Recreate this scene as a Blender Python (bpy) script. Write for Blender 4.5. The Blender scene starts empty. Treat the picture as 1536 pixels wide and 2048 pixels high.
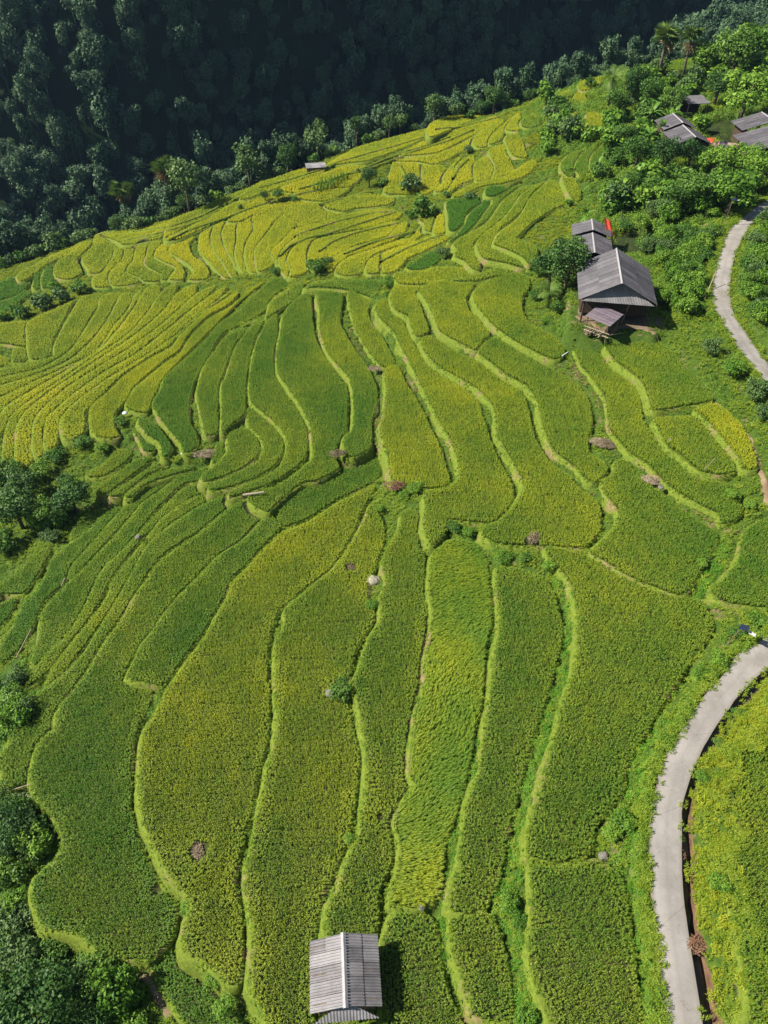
import bpy, math, random
import numpy as np
from mathutils import Vector, Matrix

random.seed(7)
rng = np.random.default_rng(7)
scn = bpy.context.scene
COL = scn.collection
R = math.radians

# ------------------------------------------------------------------ camera
CAM_Z, PITCH, FOC = 50.0, R(43.0), 1420.0          # focal length in pixels of a 1536 x 2048 picture
cam = bpy.data.cameras.new('camera')
cam.sensor_fit = 'VERTICAL'
cam.sensor_height = 24.0
cam.lens = 24.0 * FOC / 2048.0
cam.clip_start, cam.clip_end = 0.5, 6000
camo = bpy.data.objects.new('camera', cam)
COL.objects.link(camo)
camo.location = (0, 0, CAM_Z)
camo.rotation_euler = (math.pi / 2 - PITCH, 0, 0)
scn.camera = camo

# ------------------------------------------------------------------ sky, sun, exposure
SUN_AZ, SUN_EL = R(-92), R(43)                      # azimuth from +Y, clockwise; the sun stands to the left
world = bpy.data.worlds.new('World')
scn.world = world
world.use_nodes = True
wn = world.node_tree
for n in list(wn.nodes):
    wn.nodes.remove(n)
sky = wn.nodes.new('ShaderNodeTexSky')
sky.sky_type = 'NISHITA'
sky.sun_disc = False
sky.sun_elevation = SUN_EL
sky.sun_rotation = SUN_AZ
sky.air_density = 1.0
sky.dust_density = 0.6
bgn = wn.nodes.new('ShaderNodeBackground')
bgn.inputs['Strength'].default_value = 0.05
wo = wn.nodes.new('ShaderNodeOutputWorld')
wn.links.new(sky.outputs[0], bgn.inputs[0])
wn.links.new(bgn.outputs[0], wo.inputs[0])
sun = bpy.data.lights.new('sun', 'SUN')
sun.energy = 5.0
sun.angle = R(0.53)
sun.color = (1.0, 0.93, 0.80)
suno = bpy.data.objects.new('sun', sun)
COL.objects.link(suno)
sdir = Vector((math.sin(SUN_AZ) * math.cos(SUN_EL), math.cos(SUN_AZ) * math.cos(SUN_EL), math.sin(SUN_EL)))
suno.rotation_euler = sdir.to_track_quat('Z', 'Y').to_euler()
suno.location = sdir * 300
scn.view_settings.view_transform = 'Standard'
scn.view_settings.look = 'None'
scn.view_settings.gamma = 1.0
scn.view_settings.exposure = 1.28
scn.view_settings.use_curve_mapping = False
scn.render.engine = 'CYCLES'
scn.cycles.max_bounces = 4
scn.cycles.diffuse_bounces = 2
scn.cycles.transmission_bounces = 2
scn.cycles.volume_bounces = 0
scn.cycles.use_denoising = True

# ------------------------------------------------------------------ pixel -> place
CP, SP = math.cos(PITCH), math.sin(PITCH)
def ray(u, v):
    a, b = (u - 768.0) / FOC, (1024.0 - v) / FOC
    return np.array([a, CP + b * SP, -SP + b * CP])
def at_z(u, v, z):
    d = ray(u, v)
    return np.array([0, 0, CAM_Z]) + d * ((z - CAM_Z) / d[2])
def pix(s):
    return [tuple(float(q) for q in p.split(',')) for p in s.split()]

# ------------------------------------------------------------------ small helpers
def tag(o, label=None, cat=None, group=None, kind=None):
    if label: o['label'] = label
    if cat: o['category'] = cat
    if group: o['group'] = group
    if kind: o['kind'] = kind
    return o
def empty(name, loc=(0, 0, 0), rz=0.0):
    o = bpy.data.objects.new(name, None)
    o.empty_display_size = 0.2
    COL.objects.link(o)
    o.location = loc
    o.rotation_euler = (0, 0, rz)
    return o
def mesh_of(name, verts, faces, mats=None, smooth=False, mi=None):
    me = bpy.data.meshes.new(name)
    me.from_pydata([tuple(v) for v in verts], [], [tuple(f) for f in faces])
    if mats is not None:
        for m in (mats if isinstance(mats, (list, tuple)) else [mats]):
            me.materials.append(m)
    if smooth:
        me.polygons.foreach_set('use_smooth', [True] * len(me.polygons))
    if mi is not None:
        me.polygons.foreach_set('material_index', list(mi))
    me.update()
    return me
def obj(name, me, parent=None, loc=None, rot=None, scale=None):
    o = bpy.data.objects.new(name, me)
    COL.objects.link(o)
    if parent is not None: o.parent = parent
    if loc is not None: o.location = loc
    if rot is not None: o.rotation_euler = rot
    if scale is not None: o.scale = scale if hasattr(scale, '__len__') else (scale,) * 3
    return o
def copy_tree(o, parent=None):
    c = o.copy()
    COL.objects.link(c)
    if parent is not None: c.parent = parent
    for ch in o.children:
        copy_tree(ch, c)
    return c
class MB:
    """collects boxes, bars and tubes into one mesh"""
    def __init__(s): s.v, s.f = [], []
    def add(s, vs, fs):
        k = len(s.v)
        s.v += [tuple(map(float, p)) for p in vs]
        s.f += [tuple(i + k for i in f) for f in fs]
        return s
    def box(s, lo, hi):
        (a, b, c), (d, e, f) = lo, hi
        return s.add([(a, b, c), (d, b, c), (d, e, c), (a, e, c), (a, b, f), (d, b, f), (d, e, f), (a, e, f)],
                     [(3, 2, 1, 0), (4, 5, 6, 7), (0, 1, 5, 4), (1, 2, 6, 5), (2, 3, 7, 6), (3, 0, 4, 7)])
    def tube(s, pts, rad, n=6, cap=True):
        pts = [Vector(p) for p in pts]
        rad = list(rad) if hasattr(rad, '__len__') else [rad] * len(pts)
        vs, fs = [], []
        for i, p in enumerate(pts):
            d = (pts[min(i + 1, len(pts) - 1)] - pts[max(i - 1, 0)]).normalized()
            x = d.cross(Vector((0.31, 0.17, 0.93)))
            if x.length < 1e-3: x = d.cross(Vector((1, 0, 0)))
            x.normalize(); y = d.cross(x)
            for k in range(n):
                t = 2 * math.pi * k / n
                vs.append(p + (x * math.cos(t) + y * math.sin(t)) * rad[i])
        for i in range(len(pts) - 1):
            for k in range(n):
                fs.append((i * n + k, i * n + (k + 1) % n, (i + 1) * n + (k + 1) % n, (i + 1) * n + k))
        if cap:
            fs.append(tuple(range(n - 1, -1, -1)))
            fs.append(tuple((len(pts) - 1) * n + k for k in range(n)))
        return s.add(vs, fs)
    def quad(s, a, b, c, d): return s.add([a, b, c, d], [(0, 1, 2, 3)])
    def slab(s, a, b, c, d, th):
        """a sheet with thickness th below the quad a b c d"""
        a, b, c, d = (Vector(p) for p in (a, b, c, d))
        n = (b - a).cross(d - a).normalized() * th
        return s.add([a, b, c, d, a - n, b - n, c - n, d - n],
                     [(0, 1, 2, 3), (7, 6, 5, 4), (0, 4, 5, 1), (1, 5, 6, 2), (2, 6, 7, 3), (3, 7, 4, 0)])
    def build(s, name, mat, parent=None, smooth=False, loc=None):
        return obj(name, mesh_of(name, s.v, s.f, mat, smooth), parent, loc)

# ------------------------------------------------------------------ materials
class NT:
    def __init__(s, name, rough=0.8, spec=0.25):
        s.m = bpy.data.materials.new(name)
        s.m.use_nodes = True
        s.t = s.m.node_tree
        s.b = s.t.nodes['Principled BSDF']
        s.out = s.t.nodes['Material Output']
        s.b.inputs['Roughness'].default_value = rough
        s.b.inputs['Specular IOR Level'].default_value = spec
    def n(s, typ, **kw):
        nd = s.t.nodes.new(typ)
        for k, v in kw.items():
            if k in nd.inputs: nd.inputs[k].default_value = v
            else: setattr(nd, k, v)
        return nd
    def l(s, a, b): s.t.links.new(a, b)
    def pos(s): return s.n('ShaderNodeNewGeometry').outputs['Position']
    def objc(s): return s.n('ShaderNodeTexCoord').outputs['Object']
    def noise(s, vec, scale, detail=3.0, rough=0.55):
        nd = s.n('ShaderNodeTexNoise')
        nd.inputs['Scale'].default_value = scale
        nd.inputs['Detail'].default_value = detail
        nd.inputs['Roughness'].default_value = rough
        s.l(vec, nd.inputs['Vector'])
        return nd.outputs['Fac']
    def ramp(s, fac, stops):
        nd = s.n('ShaderNodeValToRGB')
        e = nd.color_ramp.elements
        while len(e) < len(stops): e.new(0.5)
        for k, (p, c) in enumerate(stops):
            e[k].position = p
            e[k].color = tuple(c) + (1,)
        s.l(fac, nd.inputs['Fac'])
        return nd.outputs['Color']
    def mix(s, fac, a, b, mode='MIX'):
        nd = s.n('ShaderNodeMix', data_type='RGBA', blend_type=mode)
        for val, i in ((fac, 0), (a, 6), (b, 7)):
            if hasattr(val, 'is_linked'): s.l(val, nd.inputs[i])
            elif isinstance(val, (tuple, list)): nd.inputs[i].default_value = tuple(val) + (1,)
            else: nd.inputs[i].default_value = val
        return nd.outputs[2]
    def math(s, op, a, b=None, c=None, clamp=False):
        nd = s.n('ShaderNodeMath', operation=op, use_clamp=clamp)
        for k, val in enumerate((a, b, c)):
            if val is None: continue
            if hasattr(val, 'is_linked'): s.l(val, nd.inputs[k])
            else: nd.inputs[k].default_value = val
        return nd.outputs[0]
    def attr(s, name, typ='GEOMETRY'):
        return s.n('ShaderNodeAttribute', attribute_name=name, attribute_type=typ)
    def color(s, c): s.l(c, s.b.inputs['Base Color']) if hasattr(c, 'is_linked') else setattr(s.b.inputs['Base Color'], 'default_value', tuple(c) + (1,))
    def bump(s, h, strength=0.4, dist=0.05):
        nd = s.n('ShaderNodeBump')
        nd.inputs['Strength'].default_value = strength
        nd.inputs['Distance'].default_value = dist
        s.l(h, nd.inputs['Height'])
        s.l(nd.outputs[0], s.b.inputs['Normal'])
    def leafy(s, col, trans=0.35):
        """leaf surface: some of the light passes through"""
        s.color(col)
        tr = s.n('ShaderNodeBsdfTranslucent')
        s.l(col, tr.inputs['Color'])
        mx = s.n('ShaderNodeMixShader')
        mx.inputs[0].default_value = trans
        s.l(s.b.outputs[0], mx.inputs[1]); s.l(tr.outputs[0], mx.inputs[2])
        s.l(mx.outputs[0], s.out.inputs['Surface'])

def mat_rice():
    t = NT('rice_leaf', 0.5, 0.3)
    ripe = t.attr('ripe', 'INSTANCER').outputs['Fac']
    rnd = t.attr('rnd').outputs['Fac']
    pan = t.attr('pan').outputs['Fac']
    p = t.pos()
    n1 = t.noise(p, 0.075, 3); n2 = t.noise(p, 0.8, 2)
    f = t.math('ADD', ripe, t.math('MULTIPLY', t.math('SUBTRACT', n1, 0.5), 0.95))
    f = t.math('ADD', f, t.math('MULTIPLY', t.math('SUBTRACT', n2, 0.5), 0.30))
    fl = t.math('ADD', f, t.math('MULTIPLY', t.math('SUBTRACT', rnd, 0.5), 0.35))
    leaf = t.ramp(fl, [(0.0, (0.072, 0.205, 0.024)), (0.2, (0.128, 0.255, 0.027)), (0.45, (0.238, 0.330, 0.028)), (0.7, (0.410, 0.450, 0.025)), (1.0, (0.570, 0.530, 0.026))])
    gold = t.ramp(f, [(0.0, (0.180, 0.320, 0.035)), (0.3, (0.330, 0.400, 0.045)), (0.6, (0.480, 0.510, 0.040)), (1.0, (0.640, 0.590, 0.035))])
    t.leafy(t.mix(pan, leaf, gold), 0.35)
    return t.m
def mat_leaf(name, dark, mid, light, trans=0.3, rough=0.5, scale=0.6):
    t = NT(name, rough, 0.15)
    rnd = t.attr('rnd').outputs['Fac']
    oi = t.n('ShaderNodeObjectInfo').outputs['Random']
    n = t.noise(t.pos(), scale, 3)
    f = t.math('ADD', t.math('MULTIPLY', rnd, 0.45), t.math('MULTIPLY', n, 0.55))
    f = t.math('ADD', f, t.math('MULTIPLY', t.math('SUBTRACT', oi, 0.5), 0.25))
    t.leafy(t.ramp(f, [(0.2, dark), (0.5, mid), (0.8, light)]), trans)
    return t.m
def mat_ground():
    t = NT('grassy_soil', 0.95, 0.1)
    p = t.pos()
    a = t.noise(p, 0.35, 5, 0.65); b = t.noise(p, 3.0, 4, 0.7)
    c = t.ramp(b, [(0.3, (0.022, 0.045, 0.008)), (0.55, (0.045, 0.080, 0.010)), (0.8, (0.080, 0.110, 0.018))])
    d = t.ramp(b, [(0.3, (0.085, 0.060, 0.030)), (0.7, (0.200, 0.150, 0.085))])
    t.color(t.mix(t.ramp(a, [(0.60, (0, 0, 0)), (0.70, (1, 1, 1))]), c, d))
    t.bump(b, 0.6, 0.12)
    return t.m
def mat_bank():
    t = NT('terrace_bank', 0.95, 0.1)
    p = t.pos()
    a = t.noise(p, 0.30, 5, 0.65); b = t.noise(p, 4.0, 4, 0.7)
    c = t.ramp(b, [(0.3, (0.055, 0.085, 0.012)), (0.6, (0.120, 0.160, 0.020)), (0.85, (0.200, 0.215, 0.040))])
    d = t.ramp(b, [(0.3, (0.100, 0.075, 0.035)), (0.7, (0.210, 0.165, 0.080))])
    t.color(t.mix(t.ramp(a, [(0.54, (0, 0, 0)), (0.66, (1, 1, 1))]), c, d))
    t.bump(b, 0.7, 0.1)
    return t.m
def mat_plain(name, c1, c2, scale=2.0, rough=0.8, spec=0.2, bump=0.0, bscale=None):
    t = NT(name, rough, spec)
    p = t.objc()
    n = t.noise(p, scale, 5, 0.65)
    t.color(t.ramp(n, [(0.3, c1), (0.7, c2)]))
    if bump: t.bump(t.noise(p, bscale or scale * 4, 4, 0.7), bump, 0.03)
    return t.m

M_RICE = mat_rice()
M_GROUND = mat_ground()
M_BANK = mat_bank()
M_MUD = mat_plain('paddy_mud', (0.030, 0.038, 0.012), (0.055, 0.060, 0.020), 0.5, 0.95, 0.05)
M_GRASS = mat_leaf('bank_grass_leaf', (0.110, 0.210, 0.018), (0.230, 0.330, 0.030), (0.360, 0.430, 0.060), 0.35, scale=0.8)
M_YGRASS = mat_leaf('ripe_bank_grass', (0.150, 0.220, 0.018), (0.290, 0.350, 0.026), (0.420, 0.440, 0.040), 0.35, scale=0.3)
M_WEED = mat_leaf('weed_leaf', (0.055, 0.130, 0.014), (0.120, 0.230, 0.022), (0.210, 0.310, 0.040), 0.35, scale=0.5)
M_LEAF = [mat_leaf('tree_leaf_mid', (0.030, 0.085, 0.014), (0.068, 0.150, 0.022), (0.130, 0.220, 0.036), 0.25),
          mat_leaf('tree_leaf_bright', (0.045, 0.120, 0.014), (0.105, 0.215, 0.022), (0.190, 0.300, 0.038), 0.3),
          mat_leaf('tree_leaf_dark', (0.020, 0.058, 0.014), (0.042, 0.100, 0.020), (0.085, 0.155, 0.034), 0.2),
          mat_leaf('tree_leaf_grey', (0.040, 0.085, 0.022), (0.080, 0.145, 0.040), (0.140, 0.210, 0.070), 0.25)]
M_FOREST = mat_leaf('forest_leaf', (0.028, 0.062, 0.034), (0.062, 0.118, 0.058), (0.120, 0.190, 0.092), 0.2, 0.7, scale=0.08)
M_BARK = mat_plain('bark', (0.055, 0.042, 0.030), (0.160, 0.130, 0.095), 6.0, 0.9, 0.1, 0.5)
# ------------------------------------------------------------------ rice plots: outline of the rice tops as seen, level (m), ripeness, label
# level = height of the rice tops; every plot is laid on its own nearly level plane in the place
PL = []
def plot(level, ripe, label, s, **kw):
    PL.append(dict(z=level, ripe=ripe, label=label, px=pix(s), **kw))
GREEN, YEL, FAN = 'rice paddies on the near slope', 'golden paddies on the far hillside', 'rice strips of the fan'
# near slope, right to left
plot(4.6, .36, 'rice field at the right edge beyond the concrete road and ditch', '1610,1430 1536,1464 1507,1486 1486,1526 1475,1580 1459,1640 1450,1690 1457,1720 1462,1751 1469,1801 1479,1851 1487,1902 1500,1952 1505,2010 1510,2110 1700,2110 1700,1430')
plot(2.0, .30, 'broad deep green rice field left of the grassy verge of the lower road', '1092,1090 1112,1120 1139,1153 1152,1189 1160,1234 1158,1293 1148,1342 1132,1391 1119,1439 1106,1488 1099,1516 1086,1565 1070,1614 1060,1656 1057,1702 1080,1713 1112,1719 1142,1716 1168,1706 1187,1686 1191,1643 1220,1607 1246,1575 1252,1536 1268,1500 1295,1459 1311,1427 1338,1386 1365,1346 1386,1311 1408,1279 1427,1244 1421,1222 1408,1200 1365,1188 1300,1168 1253,1146 1218,1123 1180,1102 1130,1094')
plot(1.8, .27, 'squarish dark green rice field at the bottom between grass gully and road verge', '1062,1727 1093,1731 1142,1728 1191,1718 1220,1733 1239,1743 1252,1777 1262,1842 1270,1907 1279,1972 1292,2048 1304,2110 1118,2110 1109,2048 1090,1998 1073,1956 1060,1907 1064,1852 1067,1793')
plot(0.6, .30, 'long rice strip between the two grassy banks right of the wind-blown strip', '995,1132 995,1179 1002,1228 995,1283 987,1342 979,1407 969,1472 961,1534 946,1572 933,1614 927,1663 920,1728 907,1770 901,1812 930,1824 953,1817 976,1802 986,1780 1000,1757 1007,1715 1018,1656 1033,1591 1051,1526 1070,1456 1093,1391 1109,1335 1121,1293 1125,1251 1116,1212 1106,1176 1090,1155 1060,1142 1034,1133 1008,1129')
plot(0.4, .28, 'small rice plot at the bottom below the long strip, beside the grass gully', '901,1831 907,1865 911,1907 927,1956 940,1995 946,2027 982,2036 1021,2034 1025,2008 1018,1949 1008,1891 995,1852 982,1824 950,1826')
plot(-0.3, .36, 'long rice strip with wind-flattened bright green blades', '881,1080 865,1107 860,1146 860,1176 867,1208 862,1260 852,1309 849,1358 837,1407 829,1456 823,1505 822,1540 831,1565 816,1588 803,1607 789,1640 797,1663 802,1702 794,1747 784,1777 781,1799 823,1809 868,1795 876,1780 881,1728 888,1679 907,1630 925,1565 933,1533 946,1472 960,1407 964,1342 968,1293 979,1241 976,1195 971,1130 973,1118 956,1090 924,1075', wind=1)
plot(-0.6, .27, 'dark green rice plot right of the tin-roofed hut at the bottom', '780,1832 768,1874 762,1910 768,1960 768,2048 768,2110 945,2110 929,2048 920,2027 898,1982 881,1923 875,1868 869,1842 856,1828 833,1818 807,1822')
plot(-1.1, .34, 'long rice strip left of the wind-blown strip, running up past the pale boulder', '804,1020 800,1049 787,1072 774,1091 765,1124 774,1150 763,1182 765,1228 755,1247 739,1270 729,1293 722,1326 709,1355 712,1391 722,1423 726,1456 732,1488 735,1534 732,1585 724,1624 719,1663 703,1695 686,1734 677,1777 657,1803 654,1852 651,1890 660,1930 740,1930 748,1868 755,1826 755,1777 774,1744 784,1708 781,1663 770,1640 787,1633 797,1617 813,1585 823,1559 822,1533 822,1488 830,1449 836,1407 843,1374 844,1342 852,1293 859,1244 862,1202 852,1169 848,1130 846,1065 839,1026 822,1014')
plot(-2.0, .46, 'long yellow-flecked rice field reaching from the boulder down left of the hut', '740,1003 729,1033 712,1065 686,1107 660,1140 628,1163 582,1202 569,1215 568,1244 550,1277 550,1326 551,1391 556,1423 548,1485 540,1510 530,1539 530,1565 517,1607 507,1656 498,1708 491,1741 494,1793 504,1842 507,1891 501,1946 507,1988 524,2018 537,2048 550,2110 630,2110 625,2048 618,2005 620,1939 628,1874 638,1809 646,1777 670,1741 683,1702 693,1673 704,1637 708,1598 714,1565 717,1526 716,1488 703,1456 698,1423 696,1400 703,1326 708,1303 717,1283 729,1264 747,1234 748,1212 735,1195 734,1173 740,1150 750,1133 761,1104 768,1072 768,1046 758,1026 748,1008')
plot(-2.9, .50, 'broad golden-green rice field with a straw heap in its lower part', '735,972 680,999 612,1042 565,1060 543,1080 516,1106 484,1142 463,1162 453,1192 430,1232 410,1266 388,1297 361,1332 338,1366 325,1390 319,1404 303,1430 286,1459 279,1495 277,1540 277,1581 286,1646 309,1695 332,1741 365,1780 381,1803 371,1829 365,1868 368,1897 400,1917 436,1943 456,1965 478,1952 481,1917 483,1858 480,1816 469,1777 470,1738 482,1695 488,1656 504,1611 509,1559 524,1510 533,1479 537,1423 537,1374 532,1326 535,1286 546,1241 556,1215 576,1202 608,1173 651,1140 680,1104 706,1059 717,1029 731,1004 750,968')
plot(-4.2, .25, 'large dark green rice field at lower left above the bushes', '494,992 475,1002 446,1022 400,1062 339,1101 312,1127 277,1176 247,1228 202,1290 169,1345 140,1381 111,1420 107,1452 81,1475 67,1501 59,1542 63,1572 78,1598 107,1637 122,1672 119,1699 98,1725 65,1754 62,1783 70,1822 85,1853 117,1855 156,1866 182,1891 221,1915 257,1913 299,1913 339,1874 350,1822 345,1799 326,1777 303,1741 283,1702 273,1663 262,1630 259,1565 262,1500 264,1488 273,1456 286,1430 303,1400 304,1387 290,1372 254,1360 247,1345 264,1309 278,1283 308,1247 318,1228 354,1186 387,1153 432,1107 481,1075 528,1029 533,1020 501,1005')
plot(-3.6, .20, 'green rice wedge with a square lower end above the large dark field', '530,1030 485,1076 436,1108 391,1154 358,1187 322,1229 312,1248 283,1284 270,1310 252,1348 262,1354 295,1360 322,1366 332,1358 358,1322 384,1287 407,1257 426,1222 452,1180 459,1151 482,1133 514,1098 540,1072 560,1050 552,1036')
plot(-3.3, .22, 'short green rice strip curving up to the tan gully bank', '556,1030 566,1048 612,1033 640,1016 680,991 735,966 757,950 761,931 755,907 739,900 700,915 684,930 660,948 612,962 568,996')
plot(-4.6, .12, 'narrow dark green rice plot at the bottom left corner beside bare soil', '316,1893 345,1888 356,1905 372,1920 400,1940 430,1965 455,1995 475,2020 487,2048 500,2110 400,2110 370,2048 345,2010 318,1970 302,1935 303,1912')
plot(-5.2, .26, 'lowest full-length green strip of the lower left flank', '3,1501 23,1462 49,1404 88,1374 130,1339 169,1299 205,1241 241,1182 270,1127 299,1080 342,1045 395,1011 439,989 484,969 488,988 470,1002 443,1018 395,1058 333,1098 305,1127 270,1176 240,1228 195,1290 162,1345 133,1381 104,1420 100,1452 74,1475 60,1501 52,1540 49,1565 23,1565 0,1542 -10,1520')
plot(-5.8, .40, 'thin strip with a yellowish rim, second up the lower left flank', '91,1365 101,1335 140,1286 176,1241 212,1192 228,1150 277,1091 306,1055 329,1028 381,994 423,981 490,952 490,964 439,986 391,1009 342,1040 303,1075 286,1094 251,1156 221,1208 182,1267 143,1319 107,1361')
plot(-6.4, .36, 'thin strip, third up the lower left flank', '52,1365 85,1312 137,1260 169,1208 192,1156 208,1130 247,1094 280,1059 326,1011 371,970 446,962 455,965 423,977 381,990 361,1007 306,1052 277,1078 228,1140 208,1176 182,1225 137,1280 101,1329 75,1355')
plot(-7.0, .30, 'spindle-shaped green strip, fourth up the lower left flank', '59,1319 78,1260 81,1225 98,1199 137,1160 176,1124 234,1062 270,1020 286,1000 319,979 352,953 391,937 433,924 446,940 440,950 371,962 340,985 312,1013 270,1065 228,1111 195,1143 186,1182 150,1241 107,1290 65,1326')
plot(-7.6, .28, 'thin green strip beside the weedy gully edge on the left flank', '137,1150 145,1125 172,1094 212,1049 247,1010 293,963 352,945 384,934 350,950 316,976 282,1000 268,1018 234,1055 176,1118 142,1155')
plot(-8.4, .24, 'leftmost long green strip above the weedy bank on the left flank', '0,1283 23,1251 42,1208 65,1186 91,1146 101,1114 137,1085 176,1055 208,1026 228,1013 241,1013 195,1065 163,1101 140,1130 124,1163 85,1199 62,1251 36,1293 0,1322 -10,1310')
plot(-9.0, .26, 'short green rice plot just below the dark bushes at left', '140,1083 143,1055 172,1023 221,1010 182,1049 150,1076')
plot(-9.6, .30, 'bright green wild-edged plot at the left frame edge under the bushes', '-10,1190 0,1182 42,1182 72,1146 101,1094 75,1098 33,1140 0,1163 -10,1168')
plot(-9.9, .24, 'tiny green plot at the left frame edge below the bright one', '-10,1208 0,1202 29,1192 20,1221 0,1246 -10,1255')
# upper right, beside path and house
plot(2.4, .34, 'triangular rice field between the tan bank and the bright grassy gully at right', '1250,915 1233,917 1231,938 1206,958 1217,985 1237,1012 1238,1039 1219,1065 1193,1087 1182,1099 1218,1119 1253,1142 1300,1163 1362,1183 1385,1165 1409,1124 1433,1088 1437,1071 1423,1052 1394,1035 1362,1012 1324,983 1294,960 1265,934')
plot(3.3, .36, 'long bending rice strip below the path, running from the woodshed to the right', '1150,682 1165,725 1186,748 1209,784 1218,816 1221,851 1239,874 1265,901 1297,921 1318,943 1347,969 1379,990 1417,1010 1441,1021 1444,1041 1473,1033 1486,1009 1447,953 1409,947 1385,926 1353,903 1326,885 1300,856 1285,827 1280,789 1268,765 1239,733 1204,703 1195,684 1178,672')
plot(4.5, .34, 'rice field beside the dirt path in front of the timber house', '1212,684 1233,716 1259,734 1283,754 1297,781 1303,804 1312,814 1356,808 1394,802 1427,793 1409,772 1379,737 1356,713 1329,687 1300,671 1259,674 1224,677')
plot(4.1, .42, 'rounded rice plot below the dark trench, left of the golden-edged plot', '1312,832 1324,857 1335,883 1365,904 1385,922 1409,937 1444,943 1471,937 1468,921 1450,898 1430,874 1404,844 1391,829 1353,830')
plot(4.7, .66, 'small rice plot with a golden edge squeezed between trench and dirt path', '1394,812 1429,802 1452,815 1479,841 1496,869 1511,901 1515,931 1491,931 1485,913 1458,878 1429,846 1406,823')
plot(3.4, .30, 'dark rice plot at the right frame edge above the street lamp', '1505,1046 1488,1067 1479,1115 1452,1150 1428,1170 1434,1186 1458,1198 1536,1209 1640,1215 1640,1020 1536,1033')
# middle slope
plot(2.2, .42, 'long rice strip ending in a rounded lobe under the grey straw pile', '958,698 982,718 1015,744 1057,767 1077,800 1086,839 1099,875 1116,901 1155,929 1174,951 1191,958 1215,937 1211,921 1179,901 1177,875 1185,839 1179,800 1163,774 1140,755 1107,735 1081,722 1041,700 1012,682 986,672 972,682')
plot(1.2, .44, 'long winding rice strip with a wide foot, fourth from the farm pond trees', '841,675 859,709 888,732 924,752 960,774 986,804 995,836 995,862 1012,892 1031,924 1051,966 1038,992 1018,1018 995,1038 966,1050 969,1065 995,1080 1044,1085 1125,1087 1166,1089 1187,1075 1202,1055 1202,1041 1198,1004 1156,968 1143,952 1107,926 1088,903 1075,881 1065,851 1055,809 1045,786 1019,763 980,737 954,718 922,705 885,682 862,669')
plot(0.2, .46, 'long rice strip with bright rim wrapping the tan bank in the middle', '752,602 758,628 791,660 800,683 820,716 839,755 862,800 881,839 901,872 914,905 920,940 911,960 888,973 851,979 853,1012 850,1049 862,1085 880,1070 888,1058 898,1033 937,1037 976,1040 1002,1034 1021,1011 1026,989 1023,960 1006,931 987,892 974,853 964,826 958,800 938,781 918,763 886,750 860,724 844,711 827,685 814,659 803,636 784,622 772,597')
plot(-0.8, .56, 'golden-flecked rice field in the middle between tan bank and straw gully', '771,734 774,784 768,823 761,849 768,885 779,908 781,944 791,958 849,971 888,968 899,958 892,931 879,888 860,849 834,796 814,767 800,737 790,727')
plot(-1.4, .42, 'narrow rice strip left of the tan bank, pinched at its lower end', '697,578 703,621 712,654 735,693 758,722 770,730 788,724 785,709 769,679 753,653 740,640 735,617 743,601 725,590')
plot(-1.9, .36, 'green rice strip with a squared lower end above the pale straw spill', '635,580 639,615 639,654 647,680 657,703 677,726 699,752 706,787 706,849 688,869 690,899 703,909 738,893 743,866 743,833 753,817 753,774 743,747 730,721 704,688 688,659 679,638 684,605 681,583')
plot(-2.7, .34, 'big green rice strip in the middle, sweeping down left to the flank', '566,627 560,664 553,703 556,742 573,765 595,797 612,826 621,852 625,908 608,927 576,953 543,970 500,984 503,1003 533,1018 543,1010 566,990 602,961 634,955 676,934 678,928 668,908 675,882 691,859 694,768 684,760 668,737 649,711 636,685 629,666 623,623 619,584 597,590 579,607')
plot(-3.4, .33, 'green rice strip hooking round to the left below the bend', '531,643 514,679 504,716 498,755 500,795 520,815 543,834 563,854 573,877 570,905 557,931 524,950 485,966 459,978 459,990 507,974 543,961 580,938 610,910 614,879 610,850 593,812 574,789 551,750 548,711 554,672 552,625')
plot(-4.0, .30, 'curled green rice strip around the inner bend', '494,815 507,812 530,832 553,851 565,875 565,901 549,926 524,943 488,959 449,972 420,975 420,966 452,951 498,929 520,911 527,885 517,864 498,845')
plot(-4.5, .30, 'rounded green rice plot inside the bend', '454,868 475,855 498,855 514,877 519,895 507,913 485,930 442,949 410,958 400,950 420,931 439,918 455,895')
plot(-3.9, .34, 'tapering rice strip left of the bend with a dark notch at its foot', '503,649 478,679 462,711 452,750 443,763 443,810 443,858 465,842 487,825 489,800 492,752 502,703 512,666 522,646')
plot(-4.5, .32, 'tapering green rice strip next to the dark green wedge', '451,668 430,695 410,724 394,770 394,797 404,839 411,865 434,858 434,817 437,768 450,732 467,688 488,662 480,655')
plot(-5.1, .22, 'dark green wedge-shaped rice field pointing down to the gully', '540,558 488,607 439,643 407,679 365,718 328,752 321,774 305,800 311,820 335,852 358,879 369,900 390,891 392,866 379,843 377,807 385,768 402,735 418,706 432,680 449,660 482,645 530,619 537,599 570,570 590,554')
plot(-5.6, .22, 'small strip below the dark wedge leading into the gully', '283,832 312,849 332,872 342,892 335,906 323,907 319,881 293,864 275,838')
plot(-6.4, .24, 'tiny strip left of the gully strip, under the white-roofed hollow', '266,857 286,866 305,885 305,897 287,897 278,877')
plot(-5.2, .24, 'tiny rice plot under the bend beside the pale straw', '433,884 452,881 451,905 436,922 424,920 427,898')
plot(-7.6, .40, 'club-shaped rice plot in the gully above the bushes', '234,894 260,900 256,914 208,946 173,949 170,944 208,921')
plot(-7.3, .30, 'short green strip in the gully, upper of two slanting ones', '193,970 247,932 286,910 305,909 292,924 247,957 212,982 200,981')
plot(-7.0, .34, 'short green strip in the gully, lower of two slanting ones', '217,986 254,961 322,916 331,927 290,947 242,985')
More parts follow.
